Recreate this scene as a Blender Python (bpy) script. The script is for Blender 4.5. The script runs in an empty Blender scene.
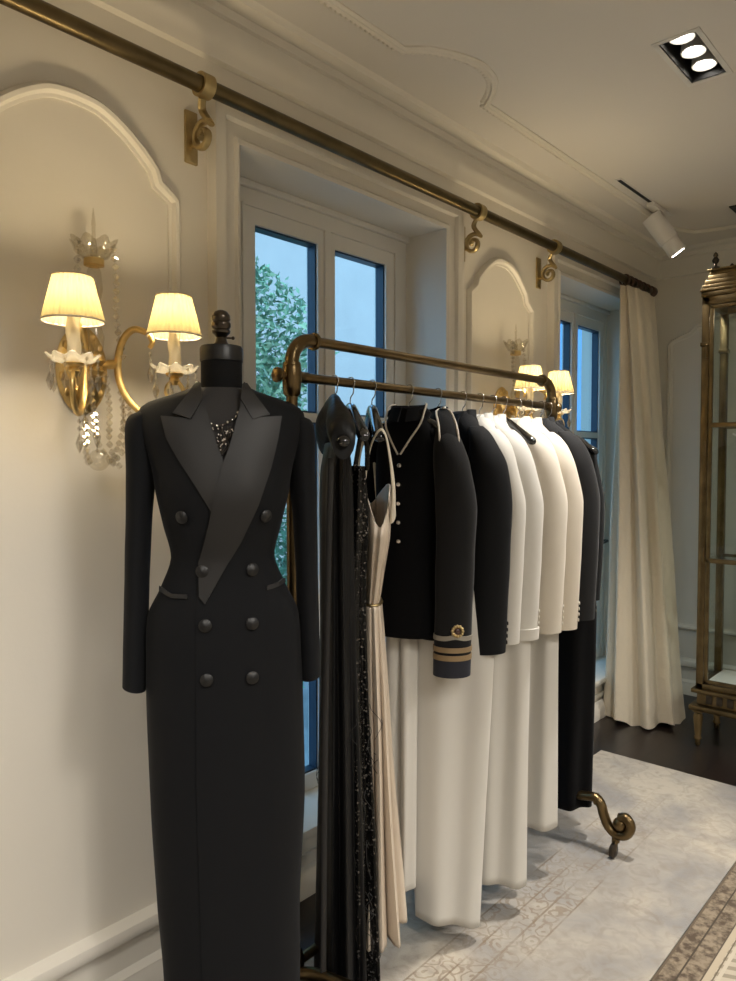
import bpy, bmesh, math, random
from mathutils import Vector, Matrix
random.seed(7)
C = bpy.context.scene.collection
PI = math.pi
sin, cos = math.sin, math.cos

# ------------------------------------------------------------------ helpers
def srgb(h):
    h = h.lstrip('#')
    v = [int(h[i:i+2], 16)/255 for i in (0, 2, 4)]
    return tuple((c/12.92 if c <= .04045 else ((c+.055)/1.055)**2.4) for c in v) + (1,)

def lerp(a, b, t): return a+(b-a)*t

def interp(tab, z):
    """tab: rows (z, v1, v2 ..) sorted by z descending; smooth interpolation"""
    if z >= tab[0][0]: return tab[0][1:]
    if z <= tab[-1][0]: return tab[-1][1:]
    for i in range(len(tab)-1):
        if tab[i][0] >= z >= tab[i+1][0]:
            t = (tab[i][0]-z)/(tab[i][0]-tab[i+1][0])
            p0 = tab[max(i-1, 0)]; p1 = tab[i]; p2 = tab[i+1]; p3 = tab[min(i+2, len(tab)-1)]
            out = []
            h = p1[0]-p2[0]
            for k in range(1, len(p1)):
                m1 = (p2[k]-p0[k])/max(p0[0]-p2[0], 1e-6)*h if i > 0 else p2[k]-p1[k]
                m2 = (p3[k]-p1[k])/max(p1[0]-p3[0], 1e-6)*h if i+2 < len(tab) else p2[k]-p1[k]
                d = p2[k]-p1[k]
                if d == 0: m1 = m2 = 0
                else:
                    m1 = max(min(m1/d, 3), 0)*d; m2 = max(min(m2/d, 3), 0)*d
                t2, t3 = t*t, t*t*t
                out.append((2*t3-3*t2+1)*p1[k]+(t3-2*t2+t)*m1+(-2*t3+3*t2)*p2[k]+(t3-t2)*m2)
            return out
    return tab[-1][1:]

def catmull(pts, n=6):
    P = [Vector(p) for p in pts]
    out = []
    for i in range(len(P)-1):
        p0 = P[i-1] if i else P[0]*2-P[1]
        p3 = P[i+2] if i+2 < len(P) else P[-1]*2-P[-2]
        for k in range(n):
            t = k/n
            out.append(.5*((2*P[i])+(P[i+1]-p0)*t+(2*p0-5*P[i]+4*P[i+1]-p3)*t*t+(3*P[i]-p0-3*P[i+1]+p3)*t**3))
    out.append(P[-1])
    return out

class MB:
    def __init__(s): s.bm = bmesh.new()
    def box(s, c, d, rz=0, bev=0):
        r = bmesh.ops.create_cube(s.bm, size=1)
        m = Matrix.Translation(Vector(c)) @ Matrix.Rotation(rz, 4, 'Z') @ Matrix.Diagonal((d[0], d[1], d[2], 1))
        bmesh.ops.transform(s.bm, matrix=m, verts=r['verts'])
        if bev:
            es = list({e for v in r['verts'] for e in v.link_edges})
            bmesh.ops.bevel(s.bm, geom=es, offset=bev, segments=2, profile=.5, affect='EDGES')
        return s
    def b2(s, x0, x1, y0, y1, z0, z1, bev=0):
        return s.box(((x0+x1)/2, (y0+y1)/2, (z0+z1)/2), (abs(x1-x0), abs(y1-y0), abs(z1-z0)), 0, bev)
    def rings(s, rings, cap=(True, True), closed=True, loop=False):
        R = [[s.bm.verts.new(v) for v in r] for r in rings]
        n = len(R[0]); m = len(R)
        for i in range(m if loop else m-1):
            a, b = R[i], R[(i+1) % m]
            for k in range(n if closed else n-1):
                try: s.bm.faces.new((a[k], a[(k+1) % n], b[(k+1) % n], b[k]))
                except ValueError: pass
        if closed and not loop:
            if cap[0]: s.bm.faces.new(R[0][::-1])
            if cap[1]: s.bm.faces.new(R[-1])
        return s
    def tube(s, pts, r, seg=10, loop=False, flat=None, caps=True):
        P = [Vector(p) for p in pts]; n = len(P)
        rr = r if isinstance(r, (list, tuple)) else [r]*n
        T = []
        for i in range(n):
            a = P[(i-1) % n] if (i or loop) else P[0]; b = P[(i+1) % n] if (i < n-1 or loop) else P[-1]
            T.append((b-a).normalized())
        u = Vector(flat[0]) if flat else (Vector((0, 0, 1)) if abs(T[0].z) < .9 else Vector((1, 0, 0)))
        rings = []
        for i in range(n):
            u = u-T[i]*u.dot(T[i])
            if u.length < 1e-6: u = T[i].orthogonal()
            u.normalize(); w = T[i].cross(u)
            k = flat[1] if flat else 1
            rings.append([P[i]+(u*cos(2*PI*j/seg)*k+w*sin(2*PI*j/seg))*rr[i] for j in range(seg)])
        return s.rings(rings, (caps, caps), True, loop)
    def cyl(s, a, b, r, seg=16, r2=None): return s.tube([a, b], [r, r if r2 is None else r2], seg)
    def lathe(s, prof, c=(0, 0, 0), seg=20, axis='Z', sq=(1, 1)):
        c = Vector(c); rings = []
        for r, z in prof:
            ring = []
            for j in range(seg):
                a = 2*PI*j/seg
                if axis == 'Z': v = Vector((r*cos(a)*sq[0], r*sin(a)*sq[1], z))
                elif axis == 'Y': v = Vector((r*sin(a)*sq[0], z, r*cos(a)*sq[1]))
                else: v = Vector((z, r*cos(a)*sq[0], r*sin(a)*sq[1]))
                ring.append(c+v)
            rings.append(ring)
        return s.rings(rings)
    def sphere(s, c, r, seg=10, sq=(1, 1, 1)):
        m = Matrix.Translation(Vector(c)) @ Matrix.Diagonal((r*sq[0], r*sq[1], r*sq[2], 1))
        bmesh.ops.create_uvsphere(s.bm, u_segments=seg, v_segments=max(seg*2//3, 5), radius=1, matrix=m); return s
    def gem(s, c, r, h=1.6):
        c = Vector(c); n = 6
        top = c+Vector((0, 0, r*h)); bot = c-Vector((0, 0, r*h*1.15))
        R = [[c+Vector((cos(2*PI*k/n+ph)*rr*r, sin(2*PI*k/n+ph)*rr*r, zz*r)) for k in range(n)] for rr, zz, ph in ((.5, h*.6, 0), (1, -.1*h, 0), (.55, -.75*h, 0))]
        V = [[s.bm.verts.new(v) for v in q] for q in R]; t = s.bm.verts.new(top); b = s.bm.verts.new(bot)
        for k in range(n):
            s.bm.faces.new((t, V[0][k], V[0][(k+1) % n])); s.bm.faces.new((b, V[2][(k+1) % n], V[2][k]))
            for q in (0, 1): s.bm.faces.new((V[q][k], V[q+1][k], V[q+1][(k+1) % n], V[q][(k+1) % n]))
        return s
    def prism(s, poly, f, d):
        """poly: 2D points, f maps (u,v)->3D, d: extrusion vector"""
        d = Vector(d)
        a = [s.bm.verts.new(f(*p)) for p in poly]; b = [s.bm.verts.new(Vector(f(*p))+d) for p in poly]
        n = len(a); s.bm.faces.new(a); s.bm.faces.new(b[::-1])
        for k in range(n): s.bm.faces.new((a[k], b[k], b[(k+1) % n], a[(k+1) % n]))
        return s
    def sweep(s, prof, path, f, closed=False):
        """prof [(o,h)] swept along 2D path; f(u,v,h)->3D, offset to the left of the path"""
        n = len(path); rings = []
        for i in range(n):
            a = Vector(path[(i-1) % n] if (i or closed) else path[0]); b = Vector(path[i]); c = Vector(path[(i+1) % n] if (i < n-1 or closed) else path[-1])
            d1 = (b-a).normalized() if (b-a).length else (c-b).normalized(); d2 = (c-b).normalized() if (c-b).length else d1
            n1 = Vector((-d1.y, d1.x)); n2 = Vector((-d2.y, d2.x)); m = n1+n2
            if m.length < 1e-4: m = n1
            m.normalize(); m = m/max(m.dot(n1), .5)
            rings.append([f(b.x+m.x*o, b.y+m.y*o, h) for o, h in prof])
        return s.rings(rings, closed=True, loop=closed)
    def patch(s, poly, fn, off=.001, thick=.003, step=.02):
        t = bmesh.new()
        f0 = t.faces.new([t.verts.new((p[0], 0, p[1])) for p in poly])
        for ax in (0, 2):
            lo = min(v.co[ax] for v in t.verts); hi = max(v.co[ax] for v in t.verts)
            x = lo+step
            while x < hi:
                no = [0, 0, 0]; no[ax] = 1; co = [0, 0, 0]; co[ax] = x
                bmesh.ops.bisect_plane(t, geom=t.verts[:]+t.edges[:]+t.faces[:], plane_co=co, plane_no=no, dist=1e-5); x += step
        bmesh.ops.triangulate(t, faces=t.faces[:])
        o, i = {}, {}
        for v in t.verts:
            x, z = v.co.x, v.co.z; e = .002
            p = Vector(fn(x, z)); dx = Vector(fn(x+e, z))-Vector(fn(x-e, z)); dz = Vector(fn(x, z+e))-Vector(fn(x, z-e))
            nn = dx.cross(dz); nn.normalize()
            if nn.y > 0: nn = -nn
            o[v] = s.bm.verts.new(p+nn*(off+thick)); i[v] = s.bm.verts.new(p+nn*off)
        for f in t.faces:
            s.bm.faces.new([o[v] for v in f.verts]); s.bm.faces.new([i[v] for v in f.verts][::-1])
        for e in t.edges:
            if len(e.link_faces) == 1: s.bm.faces.new((o[e.verts[0]], o[e.verts[1]], i[e.verts[1]], i[e.verts[0]]))
        t.free(); return s
    def xf(s, m): bmesh.ops.transform(s.bm, matrix=m, verts=s.bm.verts[:]); return s
    def build(s, name, mat, parent=None, sharp=40, **kw):
        bm = s.bm
        if parent is not None and kw.pop('world', False):
            bmesh.ops.transform(bm, matrix=parent.matrix_basis.inverted(), verts=bm.verts[:])
        bmesh.ops.recalc_face_normals(bm, faces=bm.faces[:])
        lim = math.radians(sharp)
        for f in bm.faces: f.smooth = True
        for e in bm.edges: e.smooth = not (len(e.link_faces) == 2 and e.calc_face_angle(0) > lim)
        me = bpy.data.meshes.new(name); bm.to_mesh(me); bm.free()
        me.materials.append(mat)
        o = bpy.data.objects.new(name, me); C.objects.link(o)
        if parent is not None: o.parent = parent
        for k, v in kw.items(): o[k] = v
        return o

def thing(name, label, cat, loc=(0, 0, 0), rz=0, group=None):
    o = bpy.data.objects.new(name, None); o.empty_display_size = .05; C.objects.link(o)
    o.location = loc; o.rotation_euler = (0, 0, rz); o['label'] = label; o['category'] = cat
    if group: o['group'] = group
    return o
def tag(o, label, cat, group=None):
    o['label'] = label; o['category'] = cat
    if group: o['group'] = group
    return o
def copy_tree(o, parent=None, dl=Vector((0, 0, 0))):
    c = o.copy(); C.objects.link(c)
    if parent is not None: c.parent = parent
    for ch in list(o.children): copy_tree(ch, c)
    return c
def subsurf(o, n=1):
    m = o.modifiers.new('s', 'SUBSURF'); m.levels = n; m.render_levels = n; return o
def solid(o, t, off=0):
    m = o.modifiers.new('t', 'SOLIDIFY'); m.thickness = t; m.offset = off; return o

# ------------------------------------------------------------------ materials
def new(name):
    m = bpy.data.materials.new(name); m.use_nodes = True
    nt = m.node_tree; return m, nt, nt.nodes['Principled BSDF']
def P(name, col, rough=.5, metal=0, bump=None, var=0, sheen=0, vscale=3, spec=None, coat=0, aniso=0):
    m, nt, b = new(name)
    col = srgb(col) if isinstance(col, str) else col
    b.inputs['Roughness'].default_value = rough; b.inputs['Metallic'].default_value = metal
    b.inputs['Base Color'].default_value = col
    if sheen: b.inputs['Sheen Weight'].default_value = sheen; b.inputs['Sheen Roughness'].default_value = .4
    if spec is not None: b.inputs['Specular IOR Level'].default_value = spec
    if coat: b.inputs['Coat Weight'].default_value = coat; b.inputs['Coat Roughness'].default_value = .1
    tc = nt.nodes.new('ShaderNodeTexCoord')
    if var:
        n = nt.nodes.new('ShaderNodeTexNoise'); n.inputs['Scale'].default_value = vscale; n.inputs['Detail'].default_value = 5
        nt.links.new(tc.outputs['Object'], n.inputs['Vector'])
        r = nt.nodes.new('ShaderNodeValToRGB')
        r.color_ramp.elements[0].position = .3; r.color_ramp.elements[1].position = .7
        r.color_ramp.elements[0].color = tuple(c*(1-var) for c in col[:3])+(1,)
        r.color_ramp.elements[1].color = tuple(min(c*(1+var), 1) for c in col[:3])+(1,)
        nt.links.new(n.outputs['Fac'], r.inputs['Fac']); nt.links.new(r.outputs['Color'], b.inputs['Base Color'])
    if bump:
        sc, st = bump[0], bump[1]
        n2 = nt.nodes.new('ShaderNodeTexNoise'); n2.inputs['Scale'].default_value = sc; n2.inputs['Detail'].default_value = 4
        src = tc.outputs['Object']
        if len(bump) > 2:
            mp = nt.nodes.new('ShaderNodeMapping'); mp.inputs['Scale'].default_value = bump[2]
            nt.links.new(src, mp.inputs['Vector']); src = mp.outputs['Vector']
        nt.links.new(src, n2.inputs['Vector'])
        bp = nt.nodes.new('ShaderNodeBump'); bp.inputs['Strength'].default_value = st; bp.inputs['Distance'].default_value = .01
        nt.links.new(n2.outputs['Fac'], bp.inputs['Height']); nt.links.new(bp.outputs['Normal'], b.inputs['Normal'])
    return m

M = {}
M['wall'] = P('wall_paint', (.74, .695, .61, 1), .55, bump=(60, .03), var=.03, vscale=1.5)
M['trim'] = P('trim_paint', (.74, .70, .62, 1), .4, bump=(50, .02))
M['ceiling'] = P('ceiling_paint', (.70, .665, .61, 1), .8, bump=(60, .03))
M['frame'] = P('window_paint', (.74, .72, .67, 1), .35)
M['pane_lining'] = P('dark_blue_lining', '#16324a', .4)
M['brass'] = P('antique_brass', (.165, .115, .056, 1), .3, 1, bump=(120, .05), var=.25, vscale=14)
M['brass_rod'] = P('aged_brass_rod', (.13, .098, .050, 1), .34, 1, bump=(90, .05), var=.25, vscale=10)
M['brass_pale'] = P('pale_brass', (.50, .39, .20, 1), .42, 1, bump=(120, .05), var=.2, vscale=20)
M['brass_cab'] = P('cabinet_brass', (.18, .132, .066, 1), .36, 1, bump=(90, .08), var=.3, vscale=12)
M['gold'] = P('gilded_metal', (.74, .53, .22, 1), .36, 1, bump=(60, .15), var=.2, vscale=30)
M['bronze'] = P('dark_bronze', (.09, .075, .06, 1), .3, 1)
M['chrome'] = P('hook_steel', (.55, .54, .52, 1), .22, 1)
M['hanger'] = P('black_lacquer', (.006, .006, .007, 1), .12, coat=.6)
M['black'] = P('black_wool', (.0052, .0056, .0068, 1), .8, sheen=.03, bump=(700, .15), spec=.18)
M['black2'] = P('black_crepe', (.0042, .0044, .0052, 1), .85, sheen=.05, bump=(700, .12), spec=.2)
M['charcoal'] = P('charcoal_wool', (.0105, .0105, .0112, 1), .85, sheen=.1, bump=(700, .15), spec=.2)
M['velvet'] = P('black_velvet', (.003, .003, .0035, 1), .9, sheen=.06, spec=.1)
M['lapel'] = P('satin_lapel', (.0095, .0088, .0088, 1), .55, bump=(300, .05, (1, 1, 8)), sheen=.1)
M['bsatin'] = P('black_satin', (.003, .003, .0034, 1), .48, bump=(14, .25, (3, 3, .6)), spec=.3)
M['button'] = P('covered_button', (.005, .005, .0055, 1), .45)
M['dress_form'] = P('dress_form_jersey', (.0045, .0045, .005, 1), .8, sheen=.05, spec=.2)
M['dress_cap'] = P('dress_form_cap', (.010, .010, .010, 1), .4)
M['sheer'] = P('charcoal_mesh_top', (.020, .0185, .0185, 1), .75, bump=(900, .3), sheen=.15)
M['white'] = P('white_crepe', (.58, .56, .515, 1), .75, bump=(500, .08), sheen=.1)
M['cream'] = P('cream_wool', (.57, .51, .42, 1), .8, bump=(500, .1), sheen=.15)
M['ivory'] = P('ivory_wool', (.59, .54, .46, 1), .8, bump=(500, .1), sheen=.15)
M['pearl'] = P('pearl_button', (.7, .66, .58, 1), .25)
M['silver'] = P('silver_button', (.75, .73, .70, 1), .25, 1)
M['piping'] = P('pale_piping', (.55, .49, .40, 1), .5)
M['braid'] = P('gold_braid', (.33, .235, .13, 1), .5, .55, bump=(400, .4))
M['braid2'] = P('silver_braid', (.36, .33, .28, 1), .5, .5, bump=(400, .4))
M['navy'] = P('navy_cuff', (.008, .010, .02, 1), .75, sheen=.05)
M['garnet'] = P('dark_stone', (.04, .008, .006, 1), .08, coat=1)
M['champagne'] = P('champagne_satin', (.55, .465, .37, 1), .33, bump=(16, .22, (3, 3, .5)), spec=.7)
M['champlin'] = P('champagne_lining', (.74, .67, .54, 1), .5)
M['curtain'] = P('cream_silk', (.66, .595, .475, 1), .42, bump=(26, .6, (1, 1, .8)), sheen=.2)
M['candle'] = P('wax_candle', (.85, .74, .52, 1), .5)
M['ltrack'] = P('white_metal', (.72, .70, .66, 1), .4)
M['dark'] = P('black_recess', (.006, .006, .006, 1), .6)
M['floor'] = None
M['wood_ring'] = P('dark_wood_ring', (.075, .035, .018, 1), .35, var=.3, vscale=30)
M['bark'] = P('bark', (.10, .08, .06, 1), .9, bump=(30, .5))
M['facade'] = P('render_facade', (.42, .41, .38, 1), .9, var=.04)
M['bluecast'] = P('blue_daylight_cast', (.14, .30, .50, 1), .9, var=.05)  # blue cast of the daylight put into the wall's colour
M['ground'] = P('outside_paving', (.30, .32, .33, 1), .9, var=.2)
M['leaf'] = P('leaf', (.20, .36, .22, 1), .45, var=.5, vscale=4)
M['board'] = P('white_display_board', (.82, .80, .76, 1), .5)
M['feather'] = P('black_feather', (.006, .006, .006, 1), .5)

def sequin():
    m, nt, b = new('black_sequins')
    tc = nt.nodes.new('ShaderNodeTexCoord'); v = nt.nodes.new('ShaderNodeTexVoronoi'); v.inputs['Scale'].default_value = 230
    nt.links.new(tc.outputs['Object'], v.inputs['Vector'])
    nt.links.new(v.outputs['Color'], b.inputs['Normal']) if False else None
    r = nt.nodes.new('ShaderNodeValToRGB'); r.color_ramp.elements[0].position = .88; r.color_ramp.elements[1].position = .99
    r.color_ramp.elements[0].color = (.005, .005, .005, 1); r.color_ramp.elements[1].color = (.22, .20, .18, 1)
    sp = nt.nodes.new('ShaderNodeSeparateColor'); nt.links.new(v.outputs['Color'], sp.inputs[0])
    nt.links.new(sp.outputs[0], r.inputs['Fac']); nt.links.new(r.outputs['Color'], b.inputs['Base Color'])
    bp = nt.nodes.new('ShaderNodeBump'); bp.inputs['Strength'].default_value = .9; bp.inputs['Distance'].default_value = .004
    nt.links.new(sp.outputs[1], bp.inputs['Height']); nt.links.new(bp.outputs['Normal'], b.inputs['Normal'])
    b.inputs['Metallic'].default_value = .5; b.inputs['Roughness'].default_value = .22
    return m
M['sequin'] = sequin()

def glassy(name, tint, refl=.08, rough=.0):
    m = bpy.data.materials.new(name); m.use_nodes = True; nt = m.node_tree; nt.nodes.clear()
    o = nt.nodes.new('ShaderNodeOutputMaterial'); mx = nt.nodes.new('ShaderNodeMixShader')
    t = nt.nodes.new('ShaderNodeBsdfTransparent'); t.inputs['Color'].default_value = tint
    g = nt.nodes.new('ShaderNodeBsdfGlossy'); g.inputs['Roughness'].default_value = rough
    fr = nt.nodes.new('ShaderNodeLayerWeight'); fr.inputs[0].default_value = .5
    pw_ = nt.nodes.new('ShaderNodeMath'); pw_.operation = 'POWER'; pw_.inputs[1].default_value = 5
    ad = nt.nodes.new('ShaderNodeMath'); ad.operation = 'MULTIPLY_ADD'; ad.inputs[1].default_value = .6; ad.inputs[2].default_value = refl+.02
    nt.links.new(fr.outputs['Facing'], pw_.inputs[0]); nt.links.new(pw_.outputs[0], ad.inputs[0]); nt.links.new(ad.outputs[0], mx.inputs[0])
    nt.links.new(t.outputs[0], mx.inputs[1]); nt.links.new(g.outputs[0], mx.inputs[2]); nt.links.new(mx.outputs[0], o.inputs[0])
    return m
M['pane'] = glassy('window_glass', (.86, .91, .94, 1), .0)
M['vitrine'] = glassy('vitrine_glass', (.93, .96, .95, 1), .02)
M['crystal'] = glassy('cut_crystal', (.97, .95, .91, 1), .24, .03)
def pressed():
    m = bpy.data.materials.new('pressed_glass'); m.use_nodes = True; nt = m.node_tree; nt.nodes.clear()
    o = nt.nodes.new('ShaderNodeOutputMaterial'); a = nt.nodes.new('ShaderNodeMixShader'); a.inputs[0].default_value = .42
    c = nt.nodes.new('ShaderNodeMixShader'); c.inputs[0].default_value = .25
    e = nt.nodes.new('ShaderNodeMixShader'); e.inputs[0].default_value = .4
    t = nt.nodes.new('ShaderNodeBsdfTransparent'); g = nt.nodes.new('ShaderNodeBsdfGlossy'); g.inputs['Roughness'].default_value = .08
    d = nt.nodes.new('ShaderNodeBsdfDiffuse'); d.inputs[0].default_value = (.85, .82, .74, 1); tl = nt.nodes.new('ShaderNodeBsdfTranslucent'); tl.inputs[0].default_value = (.85, .82, .74, 1)
    nt.links.new(d.outputs[0], e.inputs[1]); nt.links.new(tl.outputs[0], e.inputs[2]); nt.links.new(e.outputs[0], c.inputs[1]); nt.links.new(g.outputs[0], c.inputs[2])
    nt.links.new(t.outputs[0], a.inputs[1]); nt.links.new(c.outputs[0], a.inputs[2]); nt.links.new(a.outputs[0], o.inputs[0]); return m
M['pressed'] = pressed()
M['clearglass'] = glassy('clear_glass', (.94, .92, .87, 1), .08, .02)

def shade_mat():
    m = bpy.data.materials.new('pleated_silk_shade'); m.use_nodes = True; nt = m.node_tree; nt.nodes.clear()
    o = nt.nodes.new('ShaderNodeOutputMaterial'); mx = nt.nodes.new('ShaderNodeMixShader'); mx.inputs[0].default_value = .55
    d = nt.nodes.new('ShaderNodeBsdfDiffuse'); d.inputs[0].default_value = (.50, .44, .30, 1)
    t = nt.nodes.new('ShaderNodeBsdfTranslucent'); t.inputs[0].default_value = (.20, .165, .082, 1)
    nt.links.new(d.outputs[0], mx.inputs[1]); nt.links.new(t.outputs[0], mx.inputs[2]); nt.links.new(mx.outputs[0], o.inputs[0])
    return m
M['shade'] = shade_mat()
def emit(name, col, s):
    m = bpy.data.materials.new(name); m.use_nodes = True; nt = m.node_tree; nt.nodes.clear()
    o = nt.nodes.new('ShaderNodeOutputMaterial'); e = nt.nodes.new('ShaderNodeEmission'); e.inputs[0].default_value = col; e.inputs[1].default_value = s
    nt.links.new(e.outputs[0], o.inputs[0]); return m
M['bulb'] = emit('lit_bulb', (1, .80, .50, 1), 12)
M['lens'] = emit('lit_spot_lens', (1, .94, .84, 1), 14)

def floor_mat():
    m, nt, b = new('dark_oak_floor')
    tc = nt.nodes.new('ShaderNodeTexCoord'); mp = nt.nodes.new('ShaderNodeMapping'); nt.links.new(tc.outputs['Object'], mp.inputs['Vector'])
    br = nt.nodes.new('ShaderNodeTexBrick'); br.inputs['Scale'].default_value = 1; br.inputs['Brick Width'].default_value = 1.4; br.inputs['Row Height'].default_value = .14
    br.inputs['Mortar Size'].default_value = .003
    br.inputs['Color1'].default_value = (.010, .007, .006, 1); br.inputs['Color2'].default_value = (.016, .010, .008, 1); br.inputs['Mortar'].default_value = (.003, .002, .002, 1)
    nt.links.new(mp.outputs['Vector'], br.inputs['Vector']); nt.links.new(br.outputs['Color'], b.inputs['Base Color'])
    b.inputs['Roughness'].default_value = .32
    return m
M['floor'] = floor_mat()

def N(nt, t, **kw):
    n = nt.nodes.new(t)
    for k, v in kw.items():
        if k.startswith('i'): n.inputs[int(k[1:])].default_value = v
        else: setattr(n, k, v)
    return n
def math_(nt, op, a, b=None):
    n = nt.nodes.new('ShaderNodeMath'); n.operation = op
    for i, q in enumerate((a, b)):
        if q is None: continue
        if isinstance(q, (int, float)): n.inputs[i].default_value = q
        else: nt.links.new(q, n.inputs[i])
    return n.outputs[0]
def mixc(nt, f, a, b):
    n = nt.nodes.new('ShaderNodeMix'); n.data_type = 'RGBA'
    for i, q in ((0, f), (6, a), (7, b)):
        if isinstance(q, (int, float, tuple)): n.inputs[i].default_value = q
        else: nt.links.new(q, n.inputs[i])
    return n.outputs[2]
def band(nt, y, lo, hi):
    return math_(nt, 'MULTIPLY', math_(nt, 'GREATER_THAN', y, lo), math_(nt, 'LESS_THAN', y, hi))

def rug_mat():
    m, nt, b = new('worn_cream_rug')
    tc = nt.nodes.new('ShaderNodeTexCoord'); sx = nt.nodes.new('ShaderNodeSeparateXYZ'); nt.links.new(tc.outputs['Object'], sx.inputs[0])
    X, Y = sx.outputs[0], sx.outputs[1]
    def noise(sc, det=6, dist=0):
        n = N(nt, 'ShaderNodeTexNoise'); n.inputs['Scale'].default_value = sc; n.inputs['Detail'].default_value = det; n.inputs['Distortion'].default_value = dist
        nt.links.new(tc.outputs['Object'], n.inputs['Vector']); return n.outputs['Fac']
    def ramp(f, a, c):
        r = nt.nodes.new('ShaderNodeMapRange'); r.inputs[1].default_value = a; r.inputs[2].default_value = c; nt.links.new(f, r.inputs[0]); return r.outputs[0]
    col = mixc(nt, ramp(noise(2.2, 8, .6), .38, .62), (.45, .40, .325, 1), (.24, .23, .22, 1))
    col = mixc(nt, math_(nt, 'MULTIPLY', ramp(noise(16, 6, 1.5), .45, .7), .55), col, (.23, .20, .165, 1))
    # woven borders running along the rug's length
    wear = math_(nt, 'MULTIPLY', ramp(noise(7, 5, .4), .36, .6), ramp(X, 3.3, 2.3))
    for y0, wd in ((-.525, .006), (-.60, .006), (-.665, .007), (-.73, .006)):
        col = mixc(nt, math_(nt, 'MULTIPLY', math_(nt, 'MULTIPLY', band(nt, Y, y0-wd/2, y0+wd/2), wear), .75), col, (.17, .125, .08, 1))
    # repeating motif between the lines
    def warped(sc, amt):
        nz = N(nt, 'ShaderNodeTexNoise'); nz.inputs['Scale'].default_value = 9; nz.inputs['Detail'].default_value = 4; nt.links.new(tc.outputs['Object'], nz.inputs['Vector'])
        ma = nt.nodes.new('ShaderNodeMix'); ma.data_type = 'VECTOR'; ma.inputs[0].default_value = amt
        nt.links.new(tc.outputs['Object'], ma.inputs[4]); nt.links.new(nz.outputs['Color'], ma.inputs[5])
        v = N(nt, 'ShaderNodeTexVoronoi'); v.inputs['Scale'].default_value = sc; v.inputs['Randomness'].default_value = .5; nt.links.new(ma.outputs[1], v.inputs['Vector'])
        return math_(nt, 'SINE', math_(nt, 'MULTIPLY', v.outputs['Distance'], 16))
    mot = math_(nt, 'GREATER_THAN', warped(20, .10), .55)
    inb = math_(nt, 'MULTIPLY', math_(nt, 'MULTIPLY', mot, band(nt, Y, -.73, -.525)), math_(nt, 'MULTIPLY', wear, .60))
    col = mixc(nt, inb, col, (.19, .135, .085, 1))
    mot2 = math_(nt, 'GREATER_THAN', warped(8, .16), .6)
    col = mixc(nt, math_(nt, 'MULTIPLY', math_(nt, 'MULTIPLY', mot2, ramp(noise(5, 5, .4), .45, .65)), .20), col, (.18, .14, .10, 1))
    nt.links.new(col, b.inputs['Base Color']); b.inputs['Roughness'].default_value = .95; b.inputs['Sheen Weight'].default_value = .1
    bp = nt.nodes.new('ShaderNodeBump'); bp.inputs['Strength'].default_value = .35; bp.inputs['Distance'].default_value = .004
    nt.links.new(noise(220, 3), bp.inputs['Height']); nt.links.new(bp.outputs['Normal'], b.inputs['Normal'])
    return m
M['rug'] = rug_mat()
def runner_mat():
    m, nt, b = new('striped_runner')
    tc = nt.nodes.new('ShaderNodeTexCoord'); sx = nt.nodes.new('ShaderNodeSeparateXYZ'); nt.links.new(tc.outputs['Object'], sx.inputs[0])
    X, Y = sx.outputs[0], sx.outputs[1]   # Y=0 at the edge, negative inward
    n = N(nt, 'ShaderNodeTexNoise'); n.inputs['Scale'].default_value = 45; n.inputs['Detail'].default_value = 5; nt.links.new(tc.outputs['Object'], n.inputs['Vector'])
    nr_ = nt.nodes.new('ShaderNodeMapRange'); nr_.inputs[1].default_value = .38; nr_.inputs[2].default_value = .62; nt.links.new(n.outputs['Fac'], nr_.inputs[0])
    brn = mixc(nt, nr_.outputs[0], (.085, .06, .04, 1), (.27, .215, .15, 1))
    st = math_(nt, 'GREATER_THAN', math_(nt, 'SINE', math_(nt, 'MULTIPLY', math_(nt, 'ADD', X, math_(nt, 'MULTIPLY', Y, .45)), 150)), .15)
    fld = mixc(nt, math_(nt, 'MULTIPLY', st, .8), (.46, .40, .31, 1), (.24, .205, .15, 1))
    col = mixc(nt, math_(nt, 'GREATER_THAN', Y, -.105), fld, brn)
    for lo, hi, c in ((-.125, -.105, (.44, .37, .27, 1)), (-.145, -.135, (.5, .44, .34, 1)), (-.054, -.049, (.06, .045, .03, 1)), (-.008, 0.1, (.12, .09, .06, 1)), (-.107, -.103, (.09, .07, .05, 1)), (-.131, -.127, (.15, .12, .08, 1))):
        col = mixc(nt, band(nt, Y, lo, hi), col, c)
    nt.links.new(col, b.inputs['Base Color']); b.inputs['Roughness'].default_value = .95
    bp = nt.nodes.new('ShaderNodeBump'); bp.inputs['Strength'].default_value = .4; bp.inputs['Distance'].default_value = .004
    nt.links.new(n.outputs['Fac'], bp.inputs['Height']); nt.links.new(bp.outputs['Normal'], b.inputs['Normal'])
    return m
M['runner'] = runner_mat()

# ------------------------------------------------------------------ room
XL, XR, YF, H = -2.2, 4.75, -4.6, 2.75
O1 = (1.407, 2.455); O2 = (3.435, 4.468); OT = 2.39; OB = .215      # window openings
T = .36
def struct(name, mb, mat, parent=None, **kw):
    o = mb.build(name, mat, parent, **kw)
    if parent is None: o['kind'] = 'structure'
    return o
w = MB()
for a, c in ((XL, O1[0]), (O1[1], O2[0]), (O2[1], XR+.2)): w.b2(a, c, 0, T, 0, H)
for a, c in (O1, O2): w.b2(a, c, 0, T, OT, H); w.b2(a, c, 0, T, -.1, OB)
struct('wall_left', w, M['wall'])
struct('wall_back', MB().b2(XR, XR+.2, YF, 0, 0, H), M['wall'])
struct('wall_right', MB().b2(XL, XR+.2, YF-.2, YF, 0, H), M['wall'])
struct('wall_front', MB().b2(XL-.2, XL, YF-.2, T, 0, H), M['wall'])
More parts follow.
